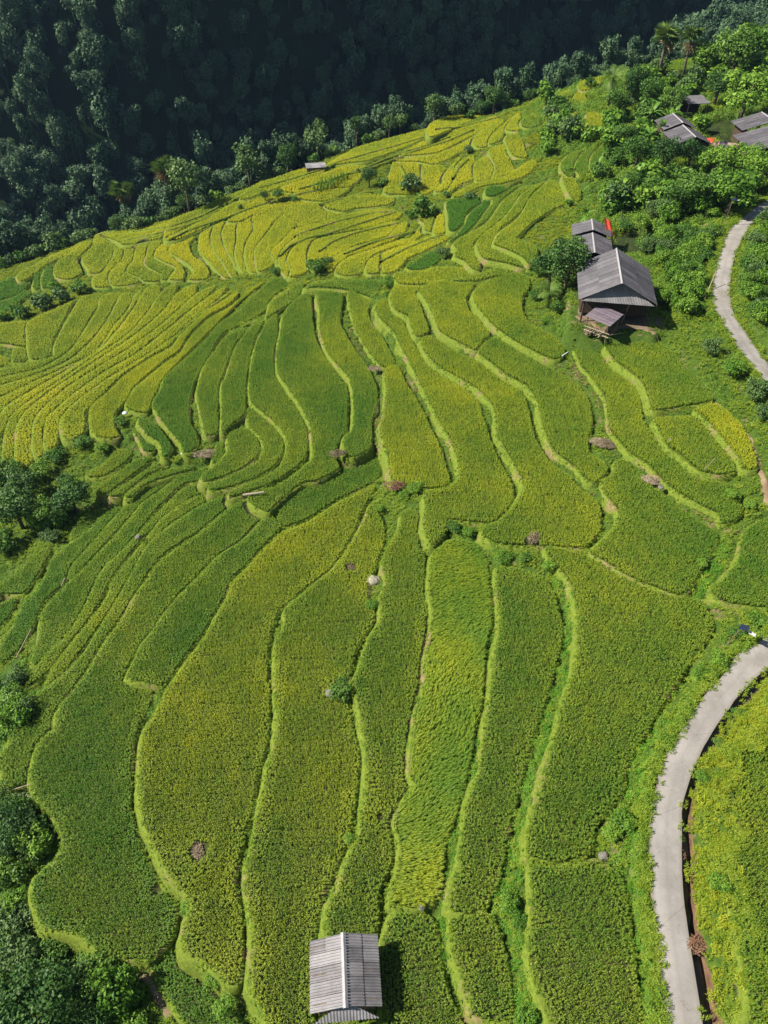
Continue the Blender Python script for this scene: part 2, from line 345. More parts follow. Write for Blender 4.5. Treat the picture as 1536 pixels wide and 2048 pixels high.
plot(-6.7, .34, 'long thin strip curving out of the gully', '249,986 293,952 342,933 386,928 384,934 350,943 293,962 262,990')
plot(3.1, .50, 'broad yellowish rice field left of the palm beside the timber house', '950,575 953,602 973,628 995,651 1034,677 1077,700 1108,712 1126,707 1127,690 1107,668 1084,655 1058,639 1045,617 1045,589 1058,573 1056,549 1028,545 982,555')
plot(2.0, .50, 'yellowish rice strip second left of the palm', '839,575 855,597 868,625 878,654 907,673 943,691 953,694 967,677 980,664 967,648 954,630 938,617 931,594 941,580 946,562 907,558 872,558 849,568')
plot(1.0, .48, 'small yellowish plot left of the second strip, with a dark hole at its lower corner', '781,584 790,612 817,628 823,647 833,668 857,658 844,618 834,583 838,566 797,562')
plot(1.5, .50, 'flat yellowish band across the upper middle above the strips', '790,544 834,539 876,531 910,531 950,536 944,544 899,557 847,564 800,562')
plot(2.5, .50, 'thin yellowish band left of the palm trees', '902,556 948,545 1014,529 1055,532 1055,543 985,550 948,558')
plot(-1.8, .32, 'thin green band along the top of the middle strips', '608,571 660,558 755,558 757,580 745,590 725,584 686,574 634,570')
plot(-3.3, .30, 'thin green strip below the far gully bushes', '543,597 582,571 606,562 602,579 582,602 556,618 532,632 537,615')
# beside the house, upper right
plot(4.2, .52, 'large yellowish rice field behind the timber house', '1100,357 1123,365 1137,389 1141,401 1112,412 1082,430 1059,445 1036,469 1034,475 1065,486 1075,494 1069,514 1059,523 1045,508 1016,494 990,484 989,478 1000,461 1028,439 1047,420 1059,394 1077,377')
plot(3.4, .52, 'curved yellowish rice strip around the large field behind the house', '1088,361 1059,388 1053,405 1036,425 1004,450 986,475 984,487 1006,496 1045,515 1056,527 1041,529 1014,521 985,516 967,511 957,496 954,480 965,465 993,445 1014,426 1032,404 1043,385 1067,369')
plot(2.6, .50, 'yellowish rice strip with a hooked lower end near the bright green plots', '1063,369 1040,386 1027,405 1011,427 988,446 962,466 949,482 951,498 959,518 956,535 945,532 928,515 910,508 914,492 907,482 930,467 963,451 981,435 998,412 1008,396 1028,381 1045,371')
plot(2.2, .34, 'slim dull green strip along the bright green plot', '1043,363 1022,375 988,393 986,403 972,419 960,438 945,456 934,465 957,449 975,433 992,412 1002,396 1024,379')
plot(1.4, .02, 'vivid green rice plot, the squarish one in the yellow hillside', '894,399 934,390 955,391 958,403 943,413 929,427 927,440 911,457 898,454 897,428', vivid=1)
plot(1.7, .02, 'vivid green curved strip beside the squarish vivid plot', '971,394 981,398 974,412 958,432 935,459 908,475 896,479 915,464 931,444 937,427 962,405', vivid=1)
plot(2.6, .06, 'vivid green small plot at the head of the vivid strip', '975,371 1006,369 1011,377 987,388 972,386', vivid=1)
plot(0.6, .02, 'vivid green plot lowest in the yellow hillside', '812,529 834,517 860,500 875,502 878,518 857,531 829,536', vivid=1)
# golden fan, left; numbered from its right side
FANS = [
 (-5.7, .64, '252,800 255,813 290,822 298,810 302,797 321,765 331,745 364,712 396,680 438,639 487,590 530,561 520,562 465,606 416,636 377,675 358,705 328,724 273,768 262,783'),
 (-6.3, .72, '180,811 180,849 190,866 215,871 237,868 228,853 226,826 251,798 260,779 271,764 326,718 355,699 374,669 413,630 462,601 476,580 456,591 407,623 361,666 342,692 293,718 247,750 212,783'),
 (-6.9, .66, '121,839 131,821 154,798 196,767 248,734 300,702 353,666 401,623 447,588 470,572 452,586 403,619 357,662 338,688 290,714 245,745 210,778 178,808 167,827 169,853 156,871 138,877 126,866'),
 (-7.5, .70, '87,869 92,834 115,812 157,776 209,741 271,705 327,662 375,623 421,588 452,570 444,586 398,622 350,665 297,701 245,733 193,766 151,797 128,820 118,839 114,866 111,887 95,894'),
 (-8.1, .66, '64,875 69,834 86,812 131,773 196,731 255,695 310,656 356,617 392,584 430,567 418,586 372,621 324,660 268,703 206,739 154,775 112,811 91,831 86,859 87,900 71,910'),
 (-8.6, .70, '30,898 34,852 50,819 99,780 164,737 229,695 284,656 327,617 353,584 388,565 389,582 353,616 307,655 252,694 193,730 128,772 83,812 66,833 62,866 64,917 34,933'),
 (-9.1, .62, '4,921 8,866 21,828 66,793 131,750 196,705 255,666 294,623 323,581 350,565 350,582 324,616 281,655 226,694 161,736 96,779 47,819 31,852 28,901 28,943 14,946'),
 (-9.6, .66, '-8,835 0,826 21,802 82,767 147,728 203,692 235,656 268,614 287,578 310,567 320,580 291,622 252,665 193,704 128,749 63,792 19,828 6,856 0,862 -8,870'),
 (-10.1, .60, '-8,794 0,791 40,773 131,731 193,698 222,656 255,617 271,584 283,575 285,578 265,612 232,655 200,690 145,726 80,765 20,799 0,822 -8,830'),
]
ORD = ['first', 'second', 'third', 'fourth', 'fifth', 'sixth', 'seventh', 'eighth', 'ninth', 'tenth', 'eleventh', 'twelfth', 'thirteenth', 'fourteenth', 'fifteenth', 'sixteenth', 'seventeenth', 'eighteenth', 'nineteenth', 'twentieth']
for k, (z, r, s) in enumerate(FANS):
    plot(z, r - .10, 'golden strip of the left rice fan, %s from its right side' % ORD[k], s, group=FAN)
plot(-10.5, .44, 'green strip bordering the golden fan on its left', '-8,770 0,768 65,749 137,718 182,679 212,640 234,601 244,584 268,584 252,615 219,655 190,697 129,729 38,771 0,788 -8,790', group=FAN)
plot(-10.9, .42, 'green strip second left of the golden fan', '-8,754 0,752 81,733 140,698 173,649 195,614 203,588 240,583 231,599 209,638 179,677 134,716 63,747 0,765 -8,767', group=FAN)
plot(-11.3, .42, 'green strip third left of the golden fan, narrowing to the left', '-8,737 0,735 49,723 103,711 109,682 132,640 152,604 166,590 200,586 192,612 170,647 137,696 79,731 0,749 -8,750', group=FAN)
plot(-11.7, .48, 'broad yellow-green plot beside the far gully at the left', '56,640 53,670 60,714 98,707 103,682 123,643 142,605 158,592 111,614')
plot(-12.3, .50, 'yellow-green plot at the left frame edge below the far bushes', '-8,648 0,645 49,640 46,670 48,689 20,685 0,682 -8,682')
plot(-12.1, .46, 'small plot with a dark notch near the left frame edge', '27,692 49,694 53,717 24,720')
plot(-12.6, .55, 'tiny golden plot at the left frame edge', '-8,708 0,708 19,717 12,725 0,730 -8,732')
# golden far hillside
FAR = [  # (level, ripe, outline)
 (-8.6, .80, '342,490 342,500 364,513 384,527 389,544 378,554 409,554 416,544 404,523 382,509 374,485 387,471 369,472'),
 (-9.2, .76, '314,496 312,508 328,518 354,530 345,547 340,554 363,554 363,534 338,507 338,490 345,478 325,486'),
 (-9.8, .50, '298,490 295,506 291,519 298,529 324,543 324,554 337,553 345,536 313,515 310,504 316,489 321,480 303,483'),
 (-10.4, .64, '274,490 269,517 258,530 258,541 280,549 288,557 316,557 313,545 289,529 286,517 294,500 297,485 284,483'),
 (-11.0, .60, '253,490 247,514 231,530 220,544 222,560 233,567 272,562 275,555 253,541 253,530 266,517 270,490 262,486'),
 (-11.6, .62, '233,496 228,511 214,530 203,544 187,551 190,569 218,568 218,555 215,544 229,529 242,514 248,490'),
 (-12.2, .62, '190,471 187,489 165,511 178,534 179,542 201,540 212,525 223,511 229,496 244,472 219,461 197,464'),
 (-12.8, .58, '172,479 182,487 160,508 150,515 160,543 138,554 113,549 110,533 119,518 148,496'),
 (-13.4, .10, '86,545 94,531 109,530 107,550 104,565 86,572 83,558'),
 (-13.9, .10, '67,560 75,542 84,536 82,555 81,572 69,575'),
 (-13.2, .60, '37,545 71,526 115,504 148,490 170,479 164,488 115,515 85,529 60,549 40,558'),
 (-14.6, .08, '-8,562 0,560 33,551 54,556 51,570 27,587 0,595 -8,597'),
 (-14.8, .10, '-8,602 0,600 27,592 49,579 54,588 36,600 16,616 0,620 -8,622'),
 (-7.9, .82, '415,447 402,466 401,495 419,517 446,546 452,550 464,550 447,523 428,496 422,468 432,441'),
 (-7.3, .78, '435,441 424,468 430,495 449,522 467,549 470,530 463,511 449,484 445,459 454,441'),
 (-6.7, .76, '457,441 447,459 451,484 465,510 472,526 484,538 474,508 474,474 477,441'),
 (-6.1, .78, '479,441 476,473 473,506 487,538 500,537 490,509 493,481 508,454 507,429'),
 (-5.5, .76, '509,429 510,454 495,481 492,509 503,538 516,538 512,522 510,492 534,459 558,430'),
 (-5.0, .66, '562,432 590,451 563,478 543,496 546,524 519,538 515,520 513,494 537,462'),
 (-4.6, .78, '590,455 564,480 545,497 550,512 560,530 558,511 567,492 589,474 612,461'),
 (-4.2, .76, '614,461 591,474 569,493 561,511 565,535 578,548 583,536 575,517 581,498 600,480 632,472'),
 (-3.8, .78, '633,474 602,481 583,499 577,517 585,535 581,549 612,540 613,528 616,500'),
 (-7.2, .62, '342,437 400,416 435,396 500,373 480,391 415,430 350,461 330,470'),
 (-4.8, .62, '500,374 520,363 610,334 652,326 640,344 560,371 490,394 482,391'),
 (-6.3, .74, '416,433 480,398 560,380 580,386 520,406 440,438 400,455 352,475 332,475 356,463'),
 (-5.3, .74, '456,437 520,411 590,401 650,396 700,401 690,420 640,440 592,450 563,428 510,425 480,438'),
 (-4.0, .76, '592,455 640,443 690,426 760,416 800,421 790,435 720,454 640,467 615,458'),
 (-3.2, .80, '637,475 720,459 780,441 798,443 770,469 700,489 660,514 650,538 624,530 619,502'),
 (-2.6, .74, '661,518 700,494 772,474 800,447 813,442 800,469 745,491 690,511 670,534 657,540'),
 (-2.0, .76, '673,537 691,516 748,495 800,479 826,471 848,442 856,440 850,455 820,484 760,499 735,514 727,539 700,546 682,544'),
 (-1.5, .76, '736,541 739,518 762,504 763,520 759,540'),
 (-0.8, .78, '767,541 767,516 771,501 830,481 862,471 898,466 890,477 845,499 812,514 800,529 785,539'),
 (0.4, .88, '871,456 873,440 879,426 889,426 892,445 894,457 876,464'),
 (-0.4, .60, '841,434 851,440 853,455 867,457 869,441 865,432'),
 (-3.6, .78, '656,400 700,393 725,382 745,387 783,387 779,404 700,414 690,419 652,411'),
 (-4.3, .72, '602,374 640,379 698,373 660,397 602,394 592,386'),
 (-3.8, .78, '562,373 640,346 700,327 730,320 724,345 699,369 640,374 592,382'),
 (-2.4, .66, '657,325 720,291 800,269 868,252 858,268 790,299 735,317 700,321'),
 (-2.0, .80, '771,380 786,331 792,320 838,320 840,345 834,383 800,384'),
 (-1.0, .78, '850,322 884,331 893,346 869,374 844,386 847,351'),
 (1.0, .80, '862,245 905,229 960,223 1030,206 1080,191 1073,200 1000,217 940,239 880,264 860,269'),
 (0.4, .80, '860,274 900,256 960,240 990,230 998,236 960,259 920,279 880,299 850,304 802,305'),
 (-0.2, .80, '792,318 845,311 880,304 920,286 958,265 944,285 905,309 870,324 840,319'),
 (2.6, .70, '953,269 976,250 1000,237 1006,241 984,262 971,289 956,289 951,280'),
 (3.4, .68, '987,266 1011,244 1030,227 1038,224 1033,240 1011,255 1001,274 985,284 980,284'),
 (4.2, .70, '1014,254 1026,236 1036,224 1041,245 1037,257'),
 (4.0, .68, '1014,269 1037,269 1049,300 1051,311 1031,307 1019,290'),
 (3.0, .66, '981,296 1007,287 1009,300 1019,320 1027,339 1000,349 986,358 994,330'),
 (2.2, .72, '953,321 974,311 988,328 984,351 956,357 951,340'),
 (1.4, .78, '919,323 944,310 947,330 947,354 920,364 897,381 915,350'),
 (0.6, .78, '891,346 912,320 918,313 914,345 899,369 880,379 872,376 890,361'),
 (2.8, .70, '907,387 950,363 1010,351 1060,320 1073,321 1054,344 1010,361 960,369 922,389'),
 (5.6, .40, '1046,236 1060,226 1077,229 1077,247 1060,251 1047,248'),
 (6.2, .40, '1126,321 1140,306 1158,299 1149,320 1147,344 1140,349 1126,335'),
 (6.8, .38, '1153,330 1166,306 1185,291 1193,285 1179,310 1179,339 1165,344'),
 (7.4, .34, '1184,334 1186,311 1201,291 1213,281 1211,300 1199,334'),
 (8.2, .62, '1139,240 1150,223 1159,240 1169,262 1150,271 1143,258'),
 (8.8, .60, '1176,223 1195,223 1209,235 1195,259 1181,245'),
 (8.0, .66, '1151,186 1165,181 1171,200 1160,204'),
 (9.4, .80, '1161,161 1200,153 1194,169 1166,177'),
 (6.4, .62, '1121,184 1140,176 1135,185 1123,190'),
 (5.6, .55, '1128,346 1147,354 1159,380 1154,398 1141,381'),
 (-10.9, .60, '202,463 265,456 338,439 328,468 300,477 250,485 236,478'),
]
def far_label(i):
    if i < 8: return 'yellowish strip in the left part of the golden hillside, %s left of the striped middle' % ORD[i]
    one = {8: 'vivid green small plot low on the far left slope, right one of a pair', 9: 'vivid green small plot low on the far left slope, left one of a pair',
           10: 'thin yellowish band along the tree line at far left', 11: 'vivid green plot at the left frame edge, upper one, below the forest',
           12: 'vivid green plot at the left frame edge, lower one, beside the far bushes', 22: 'long yellowish band under the forest edge at left',
           23: 'yellowish band under the forest edge beside the little grey hut', 24: 'slim golden band above the striped middle of the hillside',
           25: 'broad golden field above the striped middle of the hillside', 26: 'golden field stretching right from the striped middle',
           32: 'narrow upright golden plot beside the squarish vivid green plot', 33: 'small dull plot between dark bush and upright golden plot',
           34: 'golden plot just below the corn patch', 35: 'golden plot left of the corn patch', 36: 'long golden field above the corn patch',
           37: 'long yellowish field below the tree row on the crest', 38: 'golden plot below the round grey-green tree', 39: 'golden plot right of the round grey-green tree',
           40: 'golden band along the crest under the tree row', 41: 'golden band second below the crest', 42: 'golden band third below the crest',
           51: 'thin golden strip just above the vivid green plots', 52: 'dull green plot on the weedy upper slope below the crest',
           56: 'small golden plot under the weedy crest, left of two', 57: 'small golden plot under the weedy crest, right of two',
           58: 'tiny golden plot just below the crest top', 59: 'golden cap plot at the very top of the crest', 60: 'tiny golden plot at the left end of the crest top',
           62: 'yellowish band left end under the dome bush of the forest edge',
           61: 'narrow plot leading down from the three little green terraces'}
    if i in one: return one[i]
    if i < 22: return 'golden strip in the striped middle of the far hillside, %s from its left' % ORD[i - 13]
    if i < 32: return 'golden strip slanting below the dark bush on the far hillside, %s from the top' % ORD[i - 27]
    if i < 51: return 'small yellow terrace in the patchwork below the weedy slope, %s down from the crest' % ORD[i - 43]
    return 'little green terrace by the brown cut bank, %s from the left' % ORD[i - 53]
for k, (z, r, s) in enumerate(FAR):
    plot(z, r - .10, far_label(k), s, group=YEL)

# ------------------------------------------------------------------ road edges (as seen) with heights
RD_L = pix('1338,2110 1333,2048 1321,1952 1311,1876 1306,1826 1298,1751 1298,1695 1300,1633 1311,1580 1322,1531 1341,1496 1365,1456 1392,1416 1419,1378 1448,1349 1472,1311 1499,1295 1536,1271')
RD_R = pix('1412,2110 1406,2048 1384,1909 1371,1826 1366,1776 1364,1726 1364,1650 1366,1607 1384,1547 1396,1520 1408,1494 1435,1448 1455,1422 1472,1397 1490,1378 1510,1357 1525,1345 1550,1328')
RD_Z = np.linspace(2.9, 3.9, len(RD_L))
RU_L = pix('1545,780 1516,750 1485,711 1457,670 1440,638 1426,617 1425,568 1433,530 1443,499 1457,460 1481,439 1513,411 1545,396')
RU_R = pix('1560,755 1534,725 1502,680 1485,655 1471,635 1461,600 1461,565 1465,535 1471,509 1488,471 1509,443 1530,426 1560,412')
RU_Z = np.linspace(5.6, 8.4, len(RU_L))
# ------------------------------------------------------------------ base terrain: smooth sheet through the plot levels
GX0, GY0, GS, GNX, GNY = -160.0, -40.0, 6.0, 50, 48        # x -160..134, y -40..242
CTL = []
for p in PL:
    for (u, v) in p['px'][::2]:
        q = at_z(u, v, p['z']); CTL.append((q[0], q[1], p['z'], 1.0))
    uu = np.mean(np.array(p['px']), 0)
    q = at_z(uu[0], uu[1], p['z']); CTL.append((q[0], q[1], p['z'], 2.0))
for L, Rr, Z in ((RD_L, RD_R, RD_Z), (RU_L, RU_R, RU_Z)):
    for (a, b, z) in zip(L, Rr, Z):
        for e in (a, b):
            q = at_z(e[0], e[1], z); CTL.append((q[0], q[1], z + 0.5, 2.0))
def ctl(u, v, z, w=1.0):
    q = at_z(u, v, z); CTL.append((q[0], q[1], z, w))
for (u, v, z) in ((120, 2000, -9.5), (20, 1900, -11), (20, 1700, -11), (10, 1620, -10), (250, 2030, -7), (0, 1420, -10), (60, 1000, -11.5), (0, 960, -13), (120, 900, -10.5), (150, 940, -10),
                  (1240, 600, 5.2), (1200, 660, 4.9), (1290, 640, 5.2), (1190, 480, 5.2), (1260, 490, 5.0), (1380, 560, 6.2), (1350, 420, 7.0), (1500, 600, 8.5), (1530, 500, 9.5),
                  (1250, 330, 8.0), (1350, 290, 9.0), (1450, 270, 9.5), (1500, 300, 10.0), (1450, 380, 9.0), (1300, 180, 10.0), (1400, 160, 11.5), (1500, 120, 14), (1530, 200, 12.5),
                  (1100, 240, 6.5), (1200, 400, 6.0), (1150, 430, 5.0), (250, 560, -12.2), (150, 590, -13.0), (700, 550, -2.6), (560, 545, -4.6), (1536, 1150, 3.6), (1500, 950, 5.2)):
    ctl(u, v, z)
SKYLINE = pix('-60,545 0,535 100,500 190,465 265,455 340,435 400,410 440,388 520,360 610,330 660,310 720,282 800,262 860,245 960,225 1040,205 1120,180 1200,150 1300,128 1420,110 1540,80')
SKY_Z = np.interp([p[0] for p in SKYLINE], [-60, 0, 190, 400, 660, 900, 1100, 1200, 1420, 1540], [-15, -14.5, -12, -6.8, -3.5, 0.5, 5, 9.2, 12, 15])
SKY_P = [at_z(u, v, z) for (u, v), z in zip(SKYLINE, SKY_Z)]
for q in SKY_P:
    CTL.append((q[0], q[1], q[2], 2.0))
for (x, y, z) in ((20, -30, 2), (60, 0, 12), (90, 40, 16), (80, 90, 17), (100, 140, 20), (-30, -30, -8), (-60, 0, -14), (-60, 40, -14), (-90, 70, -18), (-110, 110, -22), (48, 20, 8), (60, 60, 11.5)):
    CTL.append((x, y, z, 1.5))
for i, q in enumerate(SKY_P):                                 # the far side falls away to the valley
    t = np.array(SKY_P[min(i + 1, len(SKY_P) - 1)]) - np.array(SKY_P[max(i - 1, 0)])
    nrm = np.array([-t[1], t[0]]); nrm /= np.linalg.norm(nrm)
    for d, dz in ((7, -3.0), (16, -11.0), (30, -24.0)):
        CTL.append((q[0] + nrm[0] * d, q[1] + nrm[1] * d, q[2] + dz, 1.5))
def solve_sheet():
    n = GNX * GNY
    A = np.zeros((n, n)); rhs = np.zeros(n)
    for (x, y, z, w) in CTL:
        fx, fy = (x - GX0) / GS, (y - GY0) / GS
        if not (0 <= fx < GNX - 1 and 0 <= fy < GNY - 1): continue
        i, j = int(fx), int(fy); fx -= i; fy -= j
        ids = np.array([j * GNX + i, j * GNX + i + 1, (j + 1) * GNX + i, (j + 1) * GNX + i + 1])
        c = np.array([(1 - fx) * (1 - fy), fx * (1 - fy), (1 - fx) * fy, fx * fy])
        A[np.ix_(ids, ids)] += w * np.outer(c, c); rhs[ids] += w * c * z
    lam = 0.6
    for j in range(GNY):
        for i in range(GNX):
            k = j * GNX + i
            if 0 < i < GNX - 1:
                ids = np.array([k - 1, k, k + 1]); A[np.ix_(ids, ids)] += lam * np.outer((1, -2, 1), (1, -2, 1))
            if 0 < j < GNY - 1:
                ids = np.array([k - GNX, k, k + GNX]); A[np.ix_(ids, ids)] += lam * np.outer((1, -2, 1), (1, -2, 1))
            if i < GNX - 1 and j < GNY - 1:
                ids = np.array([k, k + 1, k + GNX, k + GNX + 1]); A[np.ix_(ids, ids)] += lam * 1.5 * np.outer((1, -1, -1, 1), (1, -1, -1, 1))
    A[np.diag_indices(n)] += 1e-6
    return np.linalg.solve(A, rhs).reshape(GNY, GNX)
SHEET = solve_sheet()
def base(x, y):
    x, y = np.asarray(x, float), np.asarray(y, float)
    fx = np.clip((x - GX0) / GS, 0, GNX - 1.001); fy = np.clip((y - GY0) / GS, 0, GNY - 1.001)
    i, j = fx.astype(int), fy.astype(int); fx, fy = fx - i, fy - j
    return SHEET[j, i] * (1 - fx) * (1 - fy) + SHEET[j, i + 1] * fx * (1 - fy) + SHEET[j + 1, i] * (1 - fx) * fy + SHEET[j + 1, i + 1] * fx * fy
def on_ground(u, v, dz=0.0):
    """the point of the base sheet seen at a pixel"""
    d = ray(u, v); o = np.array([0, 0, CAM_Z]); t0 = 15.0
    ts = np.arange(15.0, 400.0, 0.5)
    P = o[None] + d[None] * ts[:, None]
    h = P[:, 2] - base(P[:, 0], P[:, 1]) - dz
    k = np.argmax(h < 0) if (h < 0).any() else len(ts) - 1
    if k == 0: return P[0]
    t = ts[k - 1] + 0.5 * h[k - 1] / (h[k - 1] - h[k] + 1e-9)
    q = o + d * t
    q[2] = base(q[0], q[1])
    return q

# ------------------------------------------------------------------ plots in the place
RICE_H = 0.55
def smooth_ring(P, step):
    P = np.asarray(P); n = len(P); out = []
    for i in range(n):
        p0, p1, p2, p3 = P[i - 1], P[i], P[(i + 1) % n], P[(i + 2) % n]
        m = max(1, int(np.ceil(np.linalg.norm(p2 - p1) / step)))
        for k in range(m):
            t = k / m
            cr = 0.5 * ((2 * p1) + (-p0 + p2) * t + (2 * p0 - 5 * p1 + 4 * p2 - p3) * t * t + (-p0 + 3 * p1 - 3 * p2 + p3) * t ** 3)
            ln = p1 + (p2 - p1) * t
            out.append(cr * 0.8 + ln * 0.2)
    return np.array(out)
def inside(P, Q):
    x, y = P[:, 0], P[:, 1]; r = np.zeros(len(P), bool)
    a, b = Q, np.roll(Q, -1, 0)
    for (x1, y1), (x2, y2) in zip(a, b):
        if y1 == y2: continue
        c = ((y1 > y) != (y2 > y)) & (x < (x2 - x1) * (y - y1) / (y2 - y1) + x1)
        r ^= c
    return r
def edge_dist(P, Q):
    a, b = Q, np.roll(Q, -1, 0); d2 = np.full(len(P), 1e9)
    for p, q in zip(a, b):
        e = q - p; L = e @ e + 1e-12
        t = np.clip(((P - p) @ e) / L, 0, 1)
        d2 = np.minimum(d2, ((P - p - t[:, None] * e) ** 2).sum(1))
    return np.sqrt(d2)
for p in PL:
    if p.get('group') is None: p['ripe'] = p['ripe'] - .06
    W = np.array([at_z(u, v, p['z']) for (u, v) in p['px']])
    c = W[:, :2].mean(0)
    bz = base(W[:, 0], W[:, 1])
    G, *_ = np.linalg.lstsq(np.c_[W[:, :2] - c, np.ones(len(W))], bz, rcond=None)
    dist = np.linalg.norm(W.mean(0) - np.array([0, 0, CAM_Z]))
    far = p.get('group') == YEL
    g = G[:2] * (0.9 if far else 0.35)
    gl = np.linalg.norm(g)
    if gl > (0.3 if far else 0.12): g *= (0.3 if far else 0.12) / gl
    z0 = p['z'] if not far else 0.3 * p['z'] + 0.7 * float(G[2])
    V = []
    for (u, v) in p['px']:                       # meet the ray with the plot's own plane
        d = ray(u, v)
        t = (z0 - g @ c - CAM_Z) / (d[2] - g @ d[:2])
        V.append(d[:2] * t)
    V = np.array(V)
    V = smooth_ring(V, 0.7 if dist < 110 else 1.2)
    ar = 0.5 * np.sum(V[:, 0] * np.roll(V[:, 1], -1) - np.roll(V[:, 0], -1) * V[:, 1])
    if ar < 0: V = V[::-1]
    p.update(ring=V, g=g, c=c, dist=dist, area=abs(ar))
    tn = np.roll(V, -1, 0) - np.roll(V, 1, 0)
    nr = np.c_[tn[:, 1], -tn[:, 0]]; nr /= (np.linalg.norm(nr, axis=1)[:, None] + 1e-9)
    for _ in range(2): nr = (np.roll(nr, 1, 0) + nr * 2 + np.roll(nr, -1, 0)); nr /= (np.linalg.norm(nr, axis=1)[:, None] + 1e-9)
    p['nr'] = nr
    if far: p['ring'] = V = V + nr * 0.22
    p['zf'] = lambda X, Y, z0=z0, g=g, c=c: z0 - RICE_H + g[0] * (X - c[0]) + g[1] * (Y - c[1])
print('plots', len(PL), 'area', sum(p['area'] for p in PL))

# ------------------------------------------------------------------ road and ditch lines in the place
def road_line(L, Rr, Z):
    return [(at_z(a[0], a[1], z), at_z(b[0], b[1], z)) for a, b, z in zip(L, Rr, Z)]
RD, RU = road_line(RD_L, RD_R, RD_Z), road_line(RU_L, RU_R, RU_Z)
def resample(line, step):
    A = np.array([a for a, b in line]); B = np.array([b for a, b in line])
    C = (A + B) / 2; s = np.r_[0, np.cumsum(np.linalg.norm(np.diff(C, axis=0), axis=1))]
    def cr(P, t):
        i = min(int(np.searchsorted(s, t, side='right')) - 1, len(s) - 2); f = (t - s[i]) / (s[i + 1] - s[i])
        p0, p1, p2, p3 = P[max(i - 1, 0)], P[i], P[i + 1], P[min(i + 2, len(P) - 1)]
        return 0.5 * ((2 * p1) + (-p0 + p2) * f + (2 * p0 - 5 * p1 + 4 * p2 - p3) * f * f + (-p0 + 3 * p1 - 3 * p2 + p3) * f ** 3)
    ts = np.arange(0, s[-1], step)
    return [(cr(A, t), cr(B, t)) for t in ts]
# the stretch outside the frame at right joins the two visible stretches
mid = []
a0, b0 = RD[-1]; a1, b1 = RU[0]
c0, c1 = (a0 + b0) / 2, (a1 + b1) / 2
for k in range(1, 8):
    t = k / 8
    c = c0 * (1 - t) + c1 * t + np.array([14.0 * math.sin(math.pi * t), 0, 0])
    t2 = t + 0.01
    cn = c0 * (1 - t2) + c1 * t2 + np.array([14.0 * math.sin(math.pi * t2), 0, 0])
    d = (cn - c)[:2]; d /= np.linalg.norm(d); n = np.array([d[1], -d[0], 0]) * 1.25
    mid.append((c - n, c + n))
ROAD = resample(RD + mid + RU, 0.6)
N_LOW = sum(1 for a, b in ROAD if b[1] < RD[-1][0][1] + 1)

# ------------------------------------------------------------------ the ground sheet
POND_A = np.array([at_z(u, v, 4.5)[:2] for (u, v) in pix('1226,476 1238,466 1268,464 1300,470 1308,488 1296,506 1262,512 1222,506')])
POND_B = np.array([at_z(u, v, 9.6)[:2] for (u, v) in pix('1408,246 1440,240 1478,240 1492,252 1484,272 1462,286 1432,284 1412,270')])
def rect(cx, cy, w, l, rz):
    c, s_ = math.cos(rz), math.sin(rz)
    return np.array([(cx + x * c - y * s_, cy + x * s_ + y * c) for x, y in ((-w / 2, -l / 2), (w / 2, -l / 2), (w / 2, l / 2), (-w / 2, l / 2))])
FLATS = [(rect(30.3, 88.4, 11.5, 15.5, -.17), 5.0, 0), (rect(27.6, 81.9, 3.6, 3.4, 0.0), 4.5, 0), (rect(30.8, 105, 8, 13, -.165), 5.0, 0), (POND_A, 3.6, 1),
         (rect(55.7, 145.5, 10, 17, 0), 9.2, 0), (rect(69, 139, 14, 16, 0), 9.8, 0), (POND_B, 8.8, 1), (rect(63.5, 141, 8, 6, 0), 9.6, 0), (rect(64.2, 165.5, 6, 6, 0), 9.4, 0)]
def ground_grid(x0, x1, y0, y1, st):
    xs = np.arange(x0, x1 + 0.01, st); ys = np.arange(y0, y1 + 0.01, st)
    X, Y = np.meshgrid(xs, ys)
    P = np.c_[X.ravel(), Y.ravel()]
    wob = rng.normal(0, 0.16, X.shape)
    for _ in range(2): wob = (wob + np.roll(wob, 1, 0) + np.roll(wob, 1, 1) + np.roll(wob, -1, 0) + np.roll(wob, -1, 1)) / 3.2
    wob = wob.ravel()
    Z = base(P[:, 0], P[:, 1]) - 0.75 + wob
    free = np.ones(len(P), bool)
    for p in PL:
        Q = p['ring'] + p['nr'] * 0.55
        lo, hi = Q.min(0) - st, Q.max(0) + st
        k = np.where((P[:, 0] > lo[0]) & (P[:, 0] < hi[0]) & (P[:, 1] > lo[1]) & (P[:, 1] < hi[1]))[0]
        if len(k) == 0: continue
        m = inside(P[k], Q)
        kk = k[m]
        Z[kk] = np.minimum(Z[kk], p['zf'](P[kk, 0], P[kk, 1]) - 0.35)
        free[kk] = False
    for i, (a, b) in enumerate(ROAD):               # keep the ground under the road, and lower beside the ditch
        c = (a + b) / 2; hw = np.linalg.norm(b - a) / 2
        k = np.where((abs(P[:, 0] - c[0]) < 5) & (abs(P[:, 1] - c[1]) < 5))[0]
        if len(k) == 0: continue
        r = P[k] - c[:2]
        n = (b - a)[:2] / np.linalg.norm((b - a)[:2])
        s = r @ n; along = r @ np.array([-n[1], n[0]])
        low = b[1] < RD[-1][0][1] + 1
        on = (abs(along) < 0.9) & (s > -hw - 0.5) & (s < hw + (3.1 if low else 0.7))
        dz = np.where((s > hw) & low, 1.5, 0.25)
        Z[k[on]] = np.minimum(Z[k[on]], c[2] - dz[on])
        free[k[on]] = False
    for Q, z, low in FLATS:
        m = inside(P, Q)
        Z[m] = np.minimum(Z[m], z) if low else z + wob[m] * .4
        free[inside(P, Q if low else Q.mean(0) + (Q - Q.mean(0)) * .8)] = False
    return xs, ys, P, Z, free
